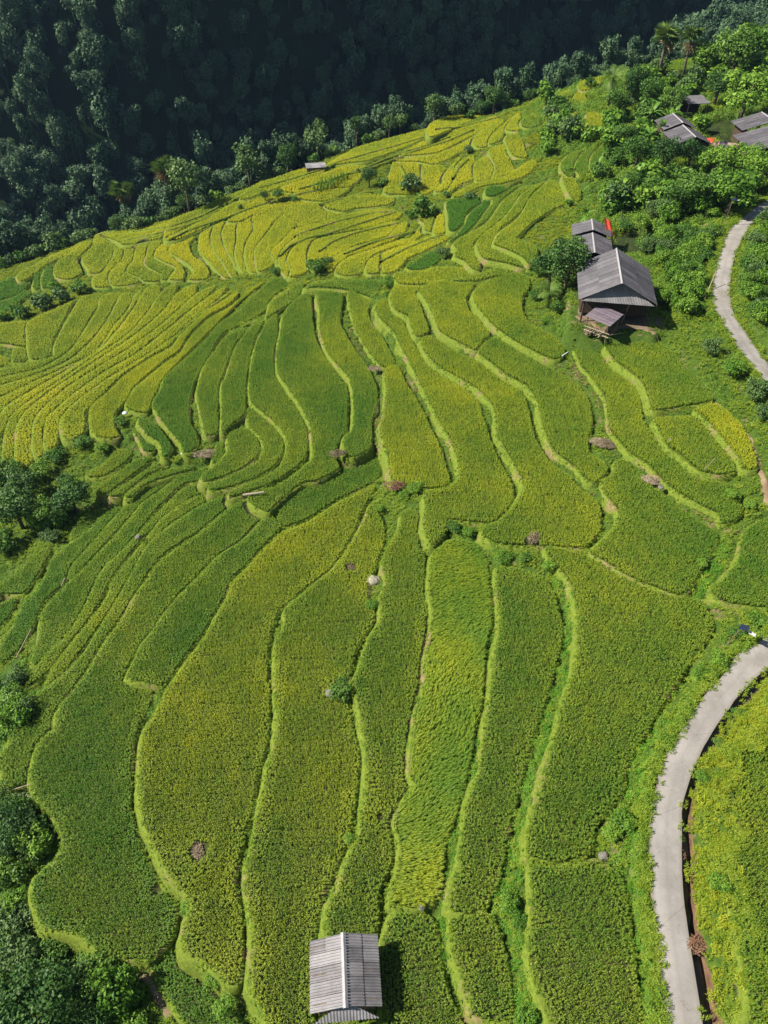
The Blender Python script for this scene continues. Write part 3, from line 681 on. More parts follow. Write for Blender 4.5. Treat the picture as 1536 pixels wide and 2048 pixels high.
xs, ys, GP, GZ, GFREE = ground_grid(-110, 84, -6, 222, 0.7)
nx, ny = len(xs), len(ys)
idx = np.arange(nx * ny).reshape(ny, nx)
gf = np.stack([idx[:-1, :-1], idx[:-1, 1:], idx[1:, 1:], idx[1:, :-1]], -1).reshape(-1, 4)
def fast_mesh(name, V, F, mat, smooth=True):
    me = bpy.data.meshes.new(name)
    V = np.asarray(V, np.float32); F = np.asarray(F, np.int32)
    me.vertices.add(len(V)); me.vertices.foreach_set('co', V.ravel())
    me.loops.add(F.size); me.loops.foreach_set('vertex_index', F.ravel())
    me.polygons.add(len(F)); me.polygons.foreach_set('loop_start', np.arange(len(F), dtype=np.int32) * F.shape[1])
    if smooth: me.polygons.foreach_set('use_smooth', np.ones(len(F), bool))
    me.update(calc_edges=True)
    if mat is not None: me.materials.append(mat)
    return me
ground = obj('ground', fast_mesh('ground', np.c_[GP, GZ], gf, M_GROUND))
tag(ground, 'grassy soil of the terraced hillside between the paddies', kind='structure')

# outer land: the hillside around the frame, the valley and the forested mountain beyond
def mountain_z(x, y):
    q = -0.48 * x + 0.88 * y - 232.0                 # distance behind the valley line
    k = np.clip((x + 150) / 230, 0, 1); k = k * k * (3 - 2 * k)
    z = -78 + (1.02 + 0.85 * k) * np.maximum(q, 0)  # face made steeper to the right so that side falls into shade
    z = z + 10 * np.sin(0.021 * x + 0.013 * y) + 7 * np.sin(0.05 * x - 0.03 * y + 1.0) * (q > 0)
    z = z + 14 * np.abs(np.sin(0.017 * (0.88 * x + 0.48 * y) + 0.6)) * np.clip(q / 60, 0, 1)
    s = 0.88 * x + 0.48 * y                          # along the mountain: a spur added to put its far side in shade
    up_ = np.clip((s + 60) / 220, 0, 1); dn = np.clip((s - 150) / 90, 0, 1)
    z = z + 85 * (up_ * up_ * (3 - 2 * up_)) * (1 - dn * dn * (3 - 2 * dn)) * np.clip(q / 70, 0, 1)
    return np.minimum(z, 330 + 0.15 * q)
def outer_z(x, y):
    bx, by = np.clip(x, GX0, GX0 + GS * (GNX - 1)), np.clip(y, GY0, GY0 + GS * (GNY - 1))
    d = np.hypot(x - bx, y - by)
    b = base(bx, by) - 1.2 - np.where(x < -90, 0.35, 0.0) * d + np.where(x > 100, 0.35, 0) * d - np.where(y > 225, 0.5, 0) * d
    b = np.where((x > -109) & (x < 83) & (y > -5) & (y < 221), b - 3.0, b)
    return np.maximum(np.maximum(b, -78 + 0 * x), mountain_z(x, y))
oxs = np.arange(-620, 621, 8.0); oys = np.arange(-300, 801, 8.0)
OX, OY = np.meshgrid(oxs, oys)
OP = np.c_[OX.ravel(), OY.ravel()]
idx = np.arange(len(OP)).reshape(len(oys), len(oxs))
of = np.stack([idx[:-1, :-1], idx[:-1, 1:], idx[1:, 1:], idx[1:, :-1]], -1).reshape(-1, 4)
M_FLOOR = mat_plain('forest_floor', (0.008, 0.018, 0.007), (0.018, 0.034, 0.012), 0.08, 0.95, 0.05)
mount = obj('hills', fast_mesh('hills', np.c_[OP, outer_z(OP[:, 0], OP[:, 1])], of, M_FLOOR))
tag(mount, 'steep forested mountainside across the valley', kind='structure')

def gz(x, y):
    """height of the ground sheet"""
    fx = np.clip((np.asarray(x, float) - xs[0]) / 0.7, 0, nx - 1.001); fy = np.clip((np.asarray(y, float) - ys[0]) / 0.7, 0, ny - 1.001)
    i, j = fx.astype(int), fy.astype(int); fx, fy = fx - i, fy - j
    Zg = GZ.reshape(ny, nx)
    return Zg[j, i] * (1 - fx) * (1 - fy) + Zg[j, i + 1] * fx * (1 - fy) + Zg[j + 1, i] * (1 - fx) * fy + Zg[j + 1, i + 1] * fx * fy
# ------------------------------------------------------------------ plant templates for scattering
def add_attr(me, name, vals, dom='POINT'):
    a = me.attributes.new(name, 'FLOAT', dom)
    a.data.foreach_set('value', np.asarray(vals, np.float32))
def tuft_geo(cx, cy, h, nb, npan, spread, width, r, lean=(0, 0)):
    V, F, RN, PN = [], [], [], []
    for k in range(nb + npan):
        pan = k >= nb
        a = r.uniform(0, 2 * math.pi); hh = h * r.uniform(0.75, 1.05) * (1.06 if pan else 1.0)
        out = spread * r.uniform(0.35, 1.0)
        ca, sa = math.cos(a), math.sin(a); w = width * r.uniform(0.7, 1.3) * (0.8 if pan else 1.0)
        px, py = -sa * w / 2, ca * w / 2
        bx, by = cx + r.uniform(-0.04, 0.04), cy + r.uniform(-0.04, 0.04)
        m = (bx + ca * out * 0.35 + lean[0] * 0.5, by + sa * out * 0.35 + lean[1] * 0.5, hh * 0.86)
        t = (bx + ca * out + lean[0], by + sa * out + lean[1], hh * (r.uniform(0.68, 0.92) if pan else r.uniform(0.78, 1.0)))
        n = len(V)
        rv = r.random()
        if pan:
            V += [(m[0] - px, m[1] - py, m[2]), (m[0] + px, m[1] + py, m[2]), (t[0] + px, t[1] + py, t[2]), (t[0] - px, t[1] - py, t[2])]
            F += [(n, n + 1, n + 2), (n, n + 2, n + 3)]; c = 4
        else:
            V += [(bx - px * .6, by - py * .6, 0), (bx + px * .6, by + py * .6, 0), (m[0] + px, m[1] + py, m[2]), (m[0] - px, m[1] - py, m[2]), t]
            F += [(n, n + 1, n + 2), (n, n + 2, n + 3), (n + 3, n + 2, n + 4)]; c = 5
        RN += [rv] * c; PN += [1.0 if pan else 0.0] * c
    return V, F, RN, PN
def template(name, parts, mat):
    V, F, RN, PN = [], [], [], []
    for v, f, a, b in parts:
        k = len(V); V += v; F += [tuple(i + k for i in q) for q in f]; RN += a; PN += b
    me = mesh_of(name, V, F, mat)
    add_attr(me, 'rnd', RN); add_attr(me, 'pan', PN)
    return bpy.data.objects.new(name, me)          # never linked: only scattered by the node groups
RR = random.Random(3)
T_PATCH = []
for k in range(6):
    ps = []
    pts = []
    while len(pts) < 58:
        c_ = max(((RR.uniform(-.5, .5), RR.uniform(-.5, .5)) for _ in range(6)), key=lambda q: min([((abs(q[0] - a[0] + .5) % 1 - .5) ** 2 + (abs(q[1] - a[1] + .5) % 1 - .5) ** 2) for a in pts] or [9]))
        pts.append(c_)
    for (x_, y_) in pts:
        ps.append(tuft_geo(x_, y_, 0.55 * RR.uniform(.82, 1.10), 5, 3, 0.105, 0.020, RR))
    T_PATCH.append(template('rice_patch', ps, M_RICE))
T_TUFT = [template('rice_tuft', [tuft_geo(0, 0, 0.55 * RR.uniform(.85, 1.08), 9, 4, 0.14, 0.023, RR)], M_RICE) for _ in range(5)]
T_WIND = [template('rice_lodged', [tuft_geo(RR.uniform(-.08, .08), RR.uniform(-.08, .08), RR.uniform(.34, .55), 9, 1, .10, .022, RR, (RR.uniform(.30, .55), RR.uniform(.05, .28)))], M_RICE) for _ in range(6)]
T_YG = [template('ripe_grass_tuft', [tuft_geo(RR.uniform(-.35, .35), RR.uniform(-.35, .35), RR.uniform(.2, .4), 10, 0, 0.26, 0.035, RR) for _ in range(8)], M_YGRASS) for _ in range(3)]
T_GRASS = [template('grass_tuft', [tuft_geo(RR.uniform(-.15, .15), RR.uniform(-.15, .15), RR.uniform(.2, .38), 9, 0, 0.22, 0.035, RR) for _ in range(3)], M_GRASS) for _ in range(4)]
def weed_parts(r, n, rad, h, leaf):
    V, F, RN, PN = [], [], [], []
    for _ in range(n):
        a, q = r.uniform(0, 6.283), rad * math.sqrt(r.random())
        z = h * (1 - (q / rad) ** 2) * r.uniform(0.5, 1.0) + 0.03
        c = Vector((q * math.cos(a), q * math.sin(a), z))
        nrm = Vector((math.cos(a) * 0.7 + r.uniform(-.7, .7), math.sin(a) * 0.7 + r.uniform(-.7, .7), 0.9)).normalized()
        x = nrm.orthogonal().normalized(); x.rotate(Matrix.Rotation(r.uniform(0, 6.28), 3, nrm)); y = nrm.cross(x)
        s = leaf * r.uniform(.6, 1.3); k = len(V)
        V += [tuple(c - x * s * .5), tuple(c + y * s * .35 - nrm * s * .08), tuple(c + x * s * .5 - nrm * s * .2), tuple(c - y * s * .35 - nrm * s * .08)]
        F += [(k, k + 1, k + 2), (k, k + 2, k + 3)]
        RN += [r.random()] * 4; PN += [0.0] * 4
    return V, F, RN, PN
T_WEED = [template('weed_clump', [weed_parts(RR, 130, 0.5, RR.uniform(.35, .6), 0.095)], M_WEED) for _ in range(5)]
T_LONG = [template('grass_clump', [tuft_geo(RR.uniform(-.35, .35), RR.uniform(-.35, .35), RR.uniform(.25, .5), 10, 0, 0.26, 0.028, RR) for _ in range(8)], M_GRASS) for _ in range(4)]

def scatter_group(name, *sets):
    g = bpy.data.node_groups.new(name, 'GeometryNodeTree')
    g.interface.new_socket('Geometry', in_out='INPUT', socket_type='NodeSocketGeometry')
    g.interface.new_socket('Geometry', in_out='OUTPUT', socket_type='NodeSocketGeometry')
    gi, go = g.nodes.new('NodeGroupInput'), g.nodes.new('NodeGroupOutput')
    def named(nm, typ):
        n = g.nodes.new('GeometryNodeInputNamedAttribute'); n.data_type = typ; n.inputs['Name'].default_value = nm
        return n.outputs['Attribute']
    fin = g.nodes.new('GeometryNodeJoinGeometry')
    for sel, s in enumerate(sets):
        j = g.nodes.new('GeometryNodeJoinGeometry')
        for o in s:
            oi = g.nodes.new('GeometryNodeObjectInfo'); oi.inputs['Object'].default_value = o; oi.inputs['As Instance'].default_value = True
            g.links.new(oi.outputs['Geometry'], j.inputs[0])
        ip = g.nodes.new('GeometryNodeInstanceOnPoints')
        g.links.new(gi.outputs[0], ip.inputs['Points'])
        g.links.new(j.outputs[0], ip.inputs['Instance'])
        ip.inputs['Pick Instance'].default_value = True
        g.links.new(named('pick', 'INT'), ip.inputs['Instance Index'])
        g.links.new(named('rot', 'FLOAT_VECTOR'), ip.inputs['Rotation'])
        g.links.new(named('scl', 'FLOAT_VECTOR'), ip.inputs['Scale'])
        if len(sets) > 1:
            c = g.nodes.new('FunctionNodeCompare'); c.data_type = 'INT'; c.operation = 'EQUAL'
            g.links.new(named('grp', 'INT'), c.inputs[2]); c.inputs[3].default_value = sel
            g.links.new(c.outputs[0], ip.inputs['Selection'])
        g.links.new(ip.outputs[0], fin.inputs[0])
    g.links.new(fin.outputs[0], go.inputs[0])
    return g
G_RICE = scatter_group('rice_scatter', T_PATCH, T_TUFT)
G_YG = scatter_group('ridge_grass_scatter', T_YG)
def project_u(q): return q[0] / (q[1] * CP - (q[2] - CAM_Z) * SP)
G_WIND = scatter_group('lodged_scatter', T_WIND)
G_GRASS = scatter_group('grass_scatter', T_GRASS, T_WEED)
def points_obj(name, P, rot, scl, pick, group, parent=None, ripe=None, grp=None):
    me = bpy.data.meshes.new(name)
    P = np.asarray(P, np.float32)
    me.vertices.add(len(P)); me.vertices.foreach_set('co', P.ravel())
    for nm, typ, val in (('rot', 'FLOAT_VECTOR', rot), ('scl', 'FLOAT_VECTOR', scl)):
        a = me.attributes.new(nm, typ, 'POINT'); a.data.foreach_set('vector', np.asarray(val, np.float32).ravel())
    for nm, val in (('pick', pick), ('grp', grp)):
        if val is None: continue
        a = me.attributes.new(nm, 'INT', 'POINT'); a.data.foreach_set('value', np.asarray(val, np.int32))
    if ripe is not None: add_attr(me, 'ripe', ripe)
    o = obj(name, me, parent)
    m = o.modifiers.new('scatter', 'NODES'); m.node_group = group
    o['kind'] = 'stuff'
    return o

# ------------------------------------------------------------------ holes in the crop: straw heaps, boulders, bushes, hut
HOLES = []                                           # (x, y, radius)
def hole(u, v, z, r):
    q = at_z(u, v, z); HOLES.append((q[0], q[1], r)); return q
for a in ((395, 1698, -2.9, .7), (700, 1131, -2.0, .55), (748, 1163, -2.0, .62), (684, 1368, -2.0, .8), (312, 1776, -4.2, .35), (760, 1632, -1.1, .3), (1065, 1078, 1.2, .7)):
    hole(*a)
HUT = at_z(692, 1955, 0.6)
# thin grassy bunds running across the larger far plots
BUNDS = []
for s in ('240,487 262,478 300,468 345,452 400,428 440,405 490,388', '262,493 285,481 330,466 372,449 420,431', '345,481 372,463 405,449 440,437 480,421 520,406', '590,470 625,456 680,441 740,426 800,416',
          '560,511 580,489 620,473 690,456 750,436 790,421', '640,500 665,481 710,466 760,453 800,441', '690,506 740,486 790,471 830,456', '520,373 600,351 680,323 740,301 800,281 850,263', '600,376 660,359 720,336 780,311 840,293 900,269',
          '700,346 760,326 830,301 890,281 950,253', '640,406 700,391 745,380', '760,521 800,501 850,479 890,463', '870,263 930,247 990,229 1040,213', '540,401 600,386 645,377', '205,468 262,462 330,447', '800,330 812,352 806,380', '905,355 918,335 935,318'):
    pts = pix(s); P = []
    for (u, v) in pts:
        g = on_ground(u, v); P.append(g)
    P = np.array(P); Q = []
    for a, b in zip(P[:-1], P[1:]):
        for t in np.arange(0, 1, .5 / np.linalg.norm(b - a)): Q.append(a + (b - a) * t)
    Q = np.array(Q); Q[:, 2] = -999
    for p in PL:
        m = inside(Q[:, :2], p['ring'])
        Q[m, 2] = np.maximum(Q[m, 2], p['zf'](Q[m, 0], Q[m, 1]) + RICE_H)
    g = base(Q[:, 0], Q[:, 1]) - .2
    Q[:, 2] = np.where(Q[:, 2] < -900, g, Q[:, 2])
    for _ in range(6): Q[1:-1] = (Q[:-2] + Q[1:-1] * 2 + Q[2:]) / 4
    BUNDS.append(Q)
    for q in Q[::1]: HOLES.append((q[0], q[1], .42))
HOLES = np.array(HOLES)

# ------------------------------------------------------------------ rice paddies
for p in PL: p['lo'], p['hi'] = p['ring'].min(0) - 1.2, p['ring'].max(0) + 1.2
def build_paddy(p):
    V, nr, zf = p['ring'], p['nr'], p['zf']
    cz = float(zf(p['c'][0], p['c'][1]))
    c = np.array([p['c'][0], p['c'][1], cz])
    e = empty('rice_paddy', tuple(c))
    tag(e, p['label'], 'rice paddy', p.get('group', GREEN))
    n = len(V)
    near = p['dist'] < 115
    Z0 = zf(V[:, 0], V[:, 1])
    ph = rng.uniform(0, 6.28, 3); ss = np.arange(n) * .7
    wob = rng.normal(0, 0.04, n) + .07 * np.sin(ss * .33 + ph[0]) + .06 * np.sin(ss * .9 + ph[1])
    rings = [(-0.10, 0.02, 0), (0.08, 0.05, 1), (0.20, -0.02, 1), (0.42, -0.55, 1), (0.68, -1.25, 1), (0.9, -2.4, 0)]
    if not near: rings = [(-0.10, 0.02, 0), (0.25, 0.05, 1), (0.5, -0.6, 1), (0.7, -1.1, 0)]
    vv, ff = [], []
    for d, dz, wb in rings:
        q = V + nr * (d + wob * wb)[:, None] if wb else V + nr * d
        vv.append(np.c_[q, Z0 + dz + (rng.normal(0, 0.03, n) if wb else 0)])
    vv = np.concatenate(vv) - c
    for k in range(len(rings) - 1):
        for i in range(n):
            j = (i + 1) % n
            ff.append((k * n + i, (k + 1) * n + i, (k + 1) * n + j, k * n + j))
    obj('bank', mesh_of('bank', vv, ff, M_BANK, True), e)
    q = np.c_[V, Z0] - c
    bm = mesh_of('mud_floor', q, [tuple(range(n))], M_MUD)
    obj('mud_floor', bm, e)
    # the crop: square patches inside, single tufts along the edge
    cell = 1.0 if near else (1.5 if p['dist'] < 160 else 2.0)
    lo, hi = V.min(0), V.max(0)
    gx, gy = np.meshgrid(np.arange(lo[0], hi[0] + cell, cell), np.arange(lo[1], hi[1] + cell, cell))
    C = np.c_[gx.ravel(), gy.ravel()]
    din, dd = inside(C, V), edge_dist(C, V)
    full = din & (dd > 0.74 * cell)
    if p.get('wind'): full[:] = False
    part = ~full & ((dd < 0.75 * cell) | din)
    HL = HOLES[(HOLES[:, 0] > lo[0] - 2) & (HOLES[:, 0] < hi[0] + 2) & (HOLES[:, 1] > lo[1] - 2) & (HOLES[:, 1] < hi[1] + 2)]
    for (hx, hy, hr) in HL:
        hd = np.hypot(C[:, 0] - hx, C[:, 1] - hy)
        m = full & (hd < hr + 0.8 * cell)
        full &= ~m; part |= m
    # no rice where the bank of a higher neighbour stands
    UP = [q for q in PL if q is not p and q['z'] > p['z'] + .2 and q['lo'][0] < hi[0] and q['hi'][0] > lo[0] and q['lo'][1] < hi[1] and q['hi'][1] > lo[1]]
    for q in UP:
        w = min(.95, .22 + .46 * (q['z'] - p['z']))
        dq = edge_dist(C, q['ring'])
        iq = inside(C, q['ring'])
        full &= ~(iq & (dq > .75 * cell)); part &= ~(iq & (dq > .75 * cell))
        m = full & (dq < w + .72 * cell); full &= ~m; part |= m
    PC = C[full]
    k = 8 if p.get('wind') else 6
    sub = (np.arange(k) + 0.5) / k * cell - cell / 2
    sx, sy = np.meshgrid(sub, sub); S = np.c_[sx.ravel(), sy.ravel()]
    TC = (C[part][:, None, :] + S[None]).reshape(-1, 2)
    TC = TC + rng.uniform(-.07, .07, TC.shape) * cell
    if len(TC):
        keep = inside(TC, V)
        for (hx, hy, hr) in HL:
            keep &= np.hypot(TC[:, 0] - hx, TC[:, 1] - hy) > hr
        TC = TC[keep]
        for q in UP:
            if not len(TC): break
            w = min(.95, .22 + .46 * (q['z'] - p['z']))
            TC = TC[~inside(TC, q['ring'] + q['nr'] * w)]
    P2 = np.concatenate([PC, TC]) if len(TC) else PC
    if len(P2) == 0: return e
    m0, m1 = len(PC), len(P2) - len(PC)
    P3 = np.c_[P2, zf(P2[:, 0], P2[:, 1])] - c
    rz = np.r_[rng.integers(0, 4, m0) * (math.pi / 2), rng.uniform(0, 6.28, m1)]
    rot = np.c_[np.zeros(m0 + m1), np.zeros(m0 + m1), rz]
    hs = rng.normal(1.0, 0.05, m0 + m1) * (1 + .09 * np.sin(P2[:, 0] * .55 + 1.7 * np.sin(P2[:, 1] * .4)))
    scl = np.c_[np.full(m0 + m1, cell), np.full(m0 + m1, cell), hs]
    ripe = np.full(m0 + m1, p['ripe']) + rng.normal(0, 0.03, m0 + m1)
    if p.get('vivid'): ripe = np.full(m0 + m1, -0.25)
    if p.get('wind'):                                 # blades pressed over by the wind
        w = np.clip(0.55 + 0.45 * np.sin(P2[:, 1] * 0.45 + 1.2 * np.sin(P2[:, 0] * 0.8)), 0, 1)
        sw = .5 * np.sin(P2[:, 1] * .22 + 1.0) + .25 * np.sin(P2[:, 0] * .9 + P2[:, 1] * .5)
        rot = np.c_[rng.normal(0, .08, m1), rng.normal(0, .08, m1), sw + rng.normal(0, .22, m1)]
        scl[:, 2] *= .75 + .5 * w
        ripe = p['ripe'] + 0.18 * w - .02 + rng.normal(0, .03, m1)
        points_obj('rice_crop', P3, rot, scl, rng.integers(0, len(T_WIND), m1), G_WIND, e, ripe)
    pick = np.r_[rng.integers(0, len(T_PATCH), m0), rng.integers(0, len(T_TUFT), m1)]
    grp = np.r_[np.zeros(m0, int), np.ones(m1, int)]
    if not p.get('wind'): points_obj('rice_crop', P3, rot, scl, pick, G_RICE, e, ripe, grp)
    if p['dist'] < 125:                               # grass on the bank
        per = np.linalg.norm(np.roll(V, -1, 0) - V, axis=1).sum()
        m = int(per * (15.0 if p['dist'] < 90 else 6.0))
        ii = rng.integers(0, n, m); t = rng.random(m)[:, None]
        bp = V[ii] * (1 - t) + V[(ii + 1) % n] * t
        s = rng.uniform(0.0, 1.0, m)
        off = 0.05 + 1.05 * s * s
        q = bp + nr[ii] * off[:, None]
        zz = np.maximum(zf(bp[:, 0], bp[:, 1]) + np.interp(off, [0, .08, .20, .42, .68, 1.2], [.02, .05, -.02, -.55, -1.25, -2.5]), gz(q[:, 0], q[:, 1])) - 0.03
        keep = rng.random(m) < 0.8
        q, zz = q[keep], zz[keep]; m = len(q)
        wd = rng.random(m) < np.clip(.10 + .25 * np.sin(q[:, 0] * .5 + 2 * np.sin(q[:, 1] * .3)), 0, 1)
        points_obj('bank_grass', np.c_[q, zz] - c, np.c_[rng.normal(0, .15, m), rng.normal(0, .15, m), rng.uniform(0, 6.28, m)],
                   (rng.uniform(0.3, 0.8, m) * np.where(wd, .7, 1.0))[:, None] * np.ones(3), rng.integers(0, len(T_GRASS), m), G_GRASS, e, grp=wd.astype(int))
    return e
for p in PL:
    build_paddy(p)

for k, Q in enumerate(BUNDS):
    n = len(Q); d = np.gradient(Q[:, :2], axis=0); d /= np.linalg.norm(d, axis=1)[:, None] + 1e-9
    nr = np.c_[d[:, 1], -d[:, 0]]                     # to the right of the line, uphill
    V = []
    for off, dz in ((-.42, -.75), (-.22, -.10), (.0, .10), (.28, .06), (.42, -.5)):
        V.append(np.c_[Q[:, :2] + nr * (off + rng.normal(0, .04, n))[:, None], Q[:, 2] + dz + rng.normal(0, .03, n)])
    c = Q.mean(0); V = np.concatenate(V) - c
    F = [(r * n + i, r * n + i + 1, (r + 1) * n + i + 1, (r + 1) * n + i) for r in range(4) for i in range(n - 1)]
    e = empty('grass_bund', tuple(c))
    tag(e, 'thin grassy bund line across the golden far hillside, %s in order' % ORD[k], 'bund', 'thin bunds on the golden hillside')
    obj('ridge', mesh_of('ridge', V, F, M_BANK, True), e)
    m = n * 2; ii = rng.integers(0, n, m); q = Q[ii] + np.c_[nr[ii] * rng.uniform(-.25, .35, m)[:, None], np.zeros(m)]
    points_obj('ridge_grass', q - c, np.c_[np.zeros(m), np.zeros(m), rng.uniform(0, 6.28, m)], rng.uniform(.3, .55, m)[:, None] * np.ones(3), rng.integers(0, 3, m), G_YG, e)
bs = [o for o in bpy.data.objects if o.name.startswith('grass_bund')]
bs.sort(key=lambda o: project_u(np.array(o.location)))
for k, o in enumerate(bs): o['label'] = 'thin grassy bund line across the golden far hillside, %s from the left' % ORD[k]
# ------------------------------------------------------------------ trees, bushes, palms
def leaf_cloud(name, lobes, nleaf, leaf, mat, seed, shell=(0.72, 1.06), droop=0.15, flat=0.0):
    r = np.random.default_rng(seed)
    L = np.array(lobes, float)                          # x y z rx rz
    w = L[:, 3] * L[:, 3]; w /= w.sum()
    k = r.choice(len(L), nleaf, p=w)
    d = r.normal(size=(nleaf, 3)); d[:, 2] = d[:, 2] * 0.9 + 0.25; d /= np.linalg.norm(d, axis=1)[:, None]
    rad = r.uniform(shell[0], shell[1], nleaf) * (1 + 0.18 * np.sin(d[:, 0] * 7 + k) * np.sin(d[:, 1] * 6 + 2 * k))
    C = L[k, :3] + d * np.c_[L[k, 3], L[k, 3], L[k, 4]] * rad[:, None]
    n = d * 0.8 + r.normal(size=(nleaf, 3)) * 0.55; n[:, 2] += 0.35 + flat; n /= np.linalg.norm(n, axis=1)[:, None]
    x = np.cross(n, r.normal(size=(nleaf, 3))); x /= np.linalg.norm(x, axis=1)[:, None]
    y = np.cross(n, x); s = leaf * r.uniform(0.6, 1.35, nleaf)[:, None]
    V = np.stack([C - x * s * .55, C + y * s * .34 - n * s * .05, C + x * s * .55 - n * s * droop, C - y * s * .34 - n * s * .05], 1).reshape(-1, 3)
    F = np.arange(nleaf * 4).reshape(-1, 4)
    me = fast_mesh(name, V, F, mat, False)
    add_attr(me, 'rnd', np.repeat(r.random(nleaf), 4))
    return me
def lobes_round(r, R, H, z0, n):
    out = [(0, 0, z0 + H * .5, R * .62, H * .42)]
    for i in range(n):
        a = 6.283 * (i + r.uniform(-.3, .3)) / n * 2.4; q = R * r.uniform(.35, .68)
        out.append((q * math.cos(a), q * math.sin(a), z0 + H * r.uniform(.25, .82), R * r.uniform(.26, .46), H * r.uniform(.16, .27)))
    return out
def trunk_mesh(name, r, h, rad, spread, mat, nl=4):
    m = MB()
    bend = (r.uniform(-.1, .1) * h, r.uniform(-.1, .1) * h)
    pts = [(0, 0, -0.4), (bend[0] * .3, bend[1] * .3, h * .35), (bend[0] * .7, bend[1] * .7, h * .7), (bend[0], bend[1], h)]
    m.tube(pts, [rad * 1.25, rad, rad * .75, rad * .3], 7)
    for k in range(nl):
        a = 6.283 * k / nl + r.uniform(-.5, .5); z = h * r.uniform(.4, .7); f = z / h
        b = Vector((bend[0] * f, bend[1] * f, z)); e = b + Vector((math.cos(a) * spread, math.sin(a) * spread, h * r.uniform(.2, .4)))
        m.tube([b, b.lerp(e, .5) + Vector((0, 0, -.06 * h)), e], [rad * .5, rad * .32, rad * .12], 5)
    return mesh_of(name, m.v, m.f, mat, True)
KIND = {}
def make_kind(key, R, H, z0, n, nleaf, leaf, mat, tr, seeds, flat=0.0):
    KIND[key] = []
    for s in seeds:
        r = random.Random(s)
        KIND[key].append((leaf_cloud(key + '_crown', lobes_round(r, R, H, z0, n), nleaf, leaf, mat, s, flat=flat),
                          trunk_mesh(key + '_trunk', r, z0 + H * .6, tr, R * .5, M_BARK)))
make_kind('bush', 1.0, 1.6, 0.05, 7, 520, 0.26, M_LEAF[1], 0.05, (11, 12, 13))
make_kind('dark_bush', 1.0, 1.6, 0.05, 7, 520, 0.24, M_LEAF[0], 0.05, (21, 22, 23))
make_kind('grey_bush', 1.0, 1.6, 0.05, 7, 560, 0.22, M_LEAF[3], 0.05, (31, 32))
make_kind('tree', 1.0, 1.5, 0.6, 12, 2400, 0.105, M_LEAF[0], 0.07, (41, 42, 43))
make_kind('bright_tree', 1.0, 1.4, 0.55, 12, 2400, 0.11, M_LEAF[1], 0.07, (51, 52), 0.2)
make_kind('dark_tree', 1.0, 1.6, 0.55, 12, 2400, 0.10, M_LEAF[2], 0.07, (61, 62))
make_kind('tall_tree', 0.8, 1.7, 1.5, 8, 800, 0.17, M_LEAF[2], 0.06, (71, 72, 73))
make_kind('grey_tree', 1.0, 1.7, 0.9, 9, 900, 0.16, M_LEAF[3], 0.06, (81, 82))
make_kind('big_tree', 1.0, 1.5, 0.7, 16, 5200, 0.065, M_LEAF[2], 0.06, (91, 92))
make_kind('fine_bush', 1.0, 1.5, 0.05, 9, 1500, 0.13, M_LEAF[1], 0.04, (95, 96))
make_kind('fine_grey_bush', 1.0, 1.5, 0.05, 9, 1500, 0.13, M_LEAF[3], 0.04, (97, 98))
make_kind('fine_dark_bush', 1.0, 1.5, 0.05, 9, 1500, 0.13, M_LEAF[0], 0.04, (93, 94))
VR = random.Random(99)
def plant(kind, p, size, label, cat=None, group=None, hs=1.0, sink=0.55):
    """a tree or bush: crown radius = size/2"""
    near = math.dist(tuple(p), (0, 0, CAM_Z))
    if near < 78 and kind in ('dark_tree', 'tree'): kind = 'big_tree'
    if near < 135 and kind in ('bush', 'grey_bush', 'dark_bush'): kind = 'fine_' + kind
    crown, trunk = KIND[kind][VR.randrange(len(KIND[kind]))]
    bush = 'bush' in kind
    o = empty('bush' if bush else 'tree', (p[0], p[1], p[2] - sink), VR.uniform(0, 6.28))
    s = size / 2; o.scale = (s, s, s * hs)
    obj('crown', crown, o); obj('stem' if bush else 'trunk', trunk, o)
    return tag(o, label, cat or ('bush' if bush else 'tree'), group)
def V3(u, v): return on_ground(u, v)

# palms and bananas ---------------------------------------------------------
M_FROND = mat_leaf('palm_frond_leaf', (0.040, 0.090, 0.015), (0.085, 0.150, 0.025), (0.160, 0.220, 0.050), 0.25)
M_DRYFROND = mat_leaf('dry_frond_leaf', (0.160, 0.110, 0.050), (0.270, 0.200, 0.100), (0.380, 0.300, 0.170), 0.2)
M_BANANA = mat_leaf('banana_leaf', (0.060, 0.150, 0.020), (0.110, 0.220, 0.030), (0.200, 0.300, 0.060), 0.35)
def fan_frond():
    V, F = [(0, 0, 0)], []
    n = 12
    for i in range(n):
        a0 = -1.9 + 3.8 * i / n; a1 = a0 + 3.8 / n * .72; am = (a0 + a1) / 2; k = len(V)
        V += [(.45 + .42 * math.cos(a0), .42 * math.sin(a0), .05), (.45 + .95 * math.cos(am), .95 * math.sin(am), -.22), (.45 + .42 * math.cos(a1), .42 * math.sin(a1), .05), (.42, 0, 0)]
        F += [(k + 3, k, k + 1), (k + 3, k + 1, k + 2)]
    k = len(V); V += [(0, -.03, 0), (.45, -.02, .02), (.45, .02, .02), (0, .03, 0)]; F += [(k, k + 1, k + 2), (k, k + 2, k + 3)]
    return V, F
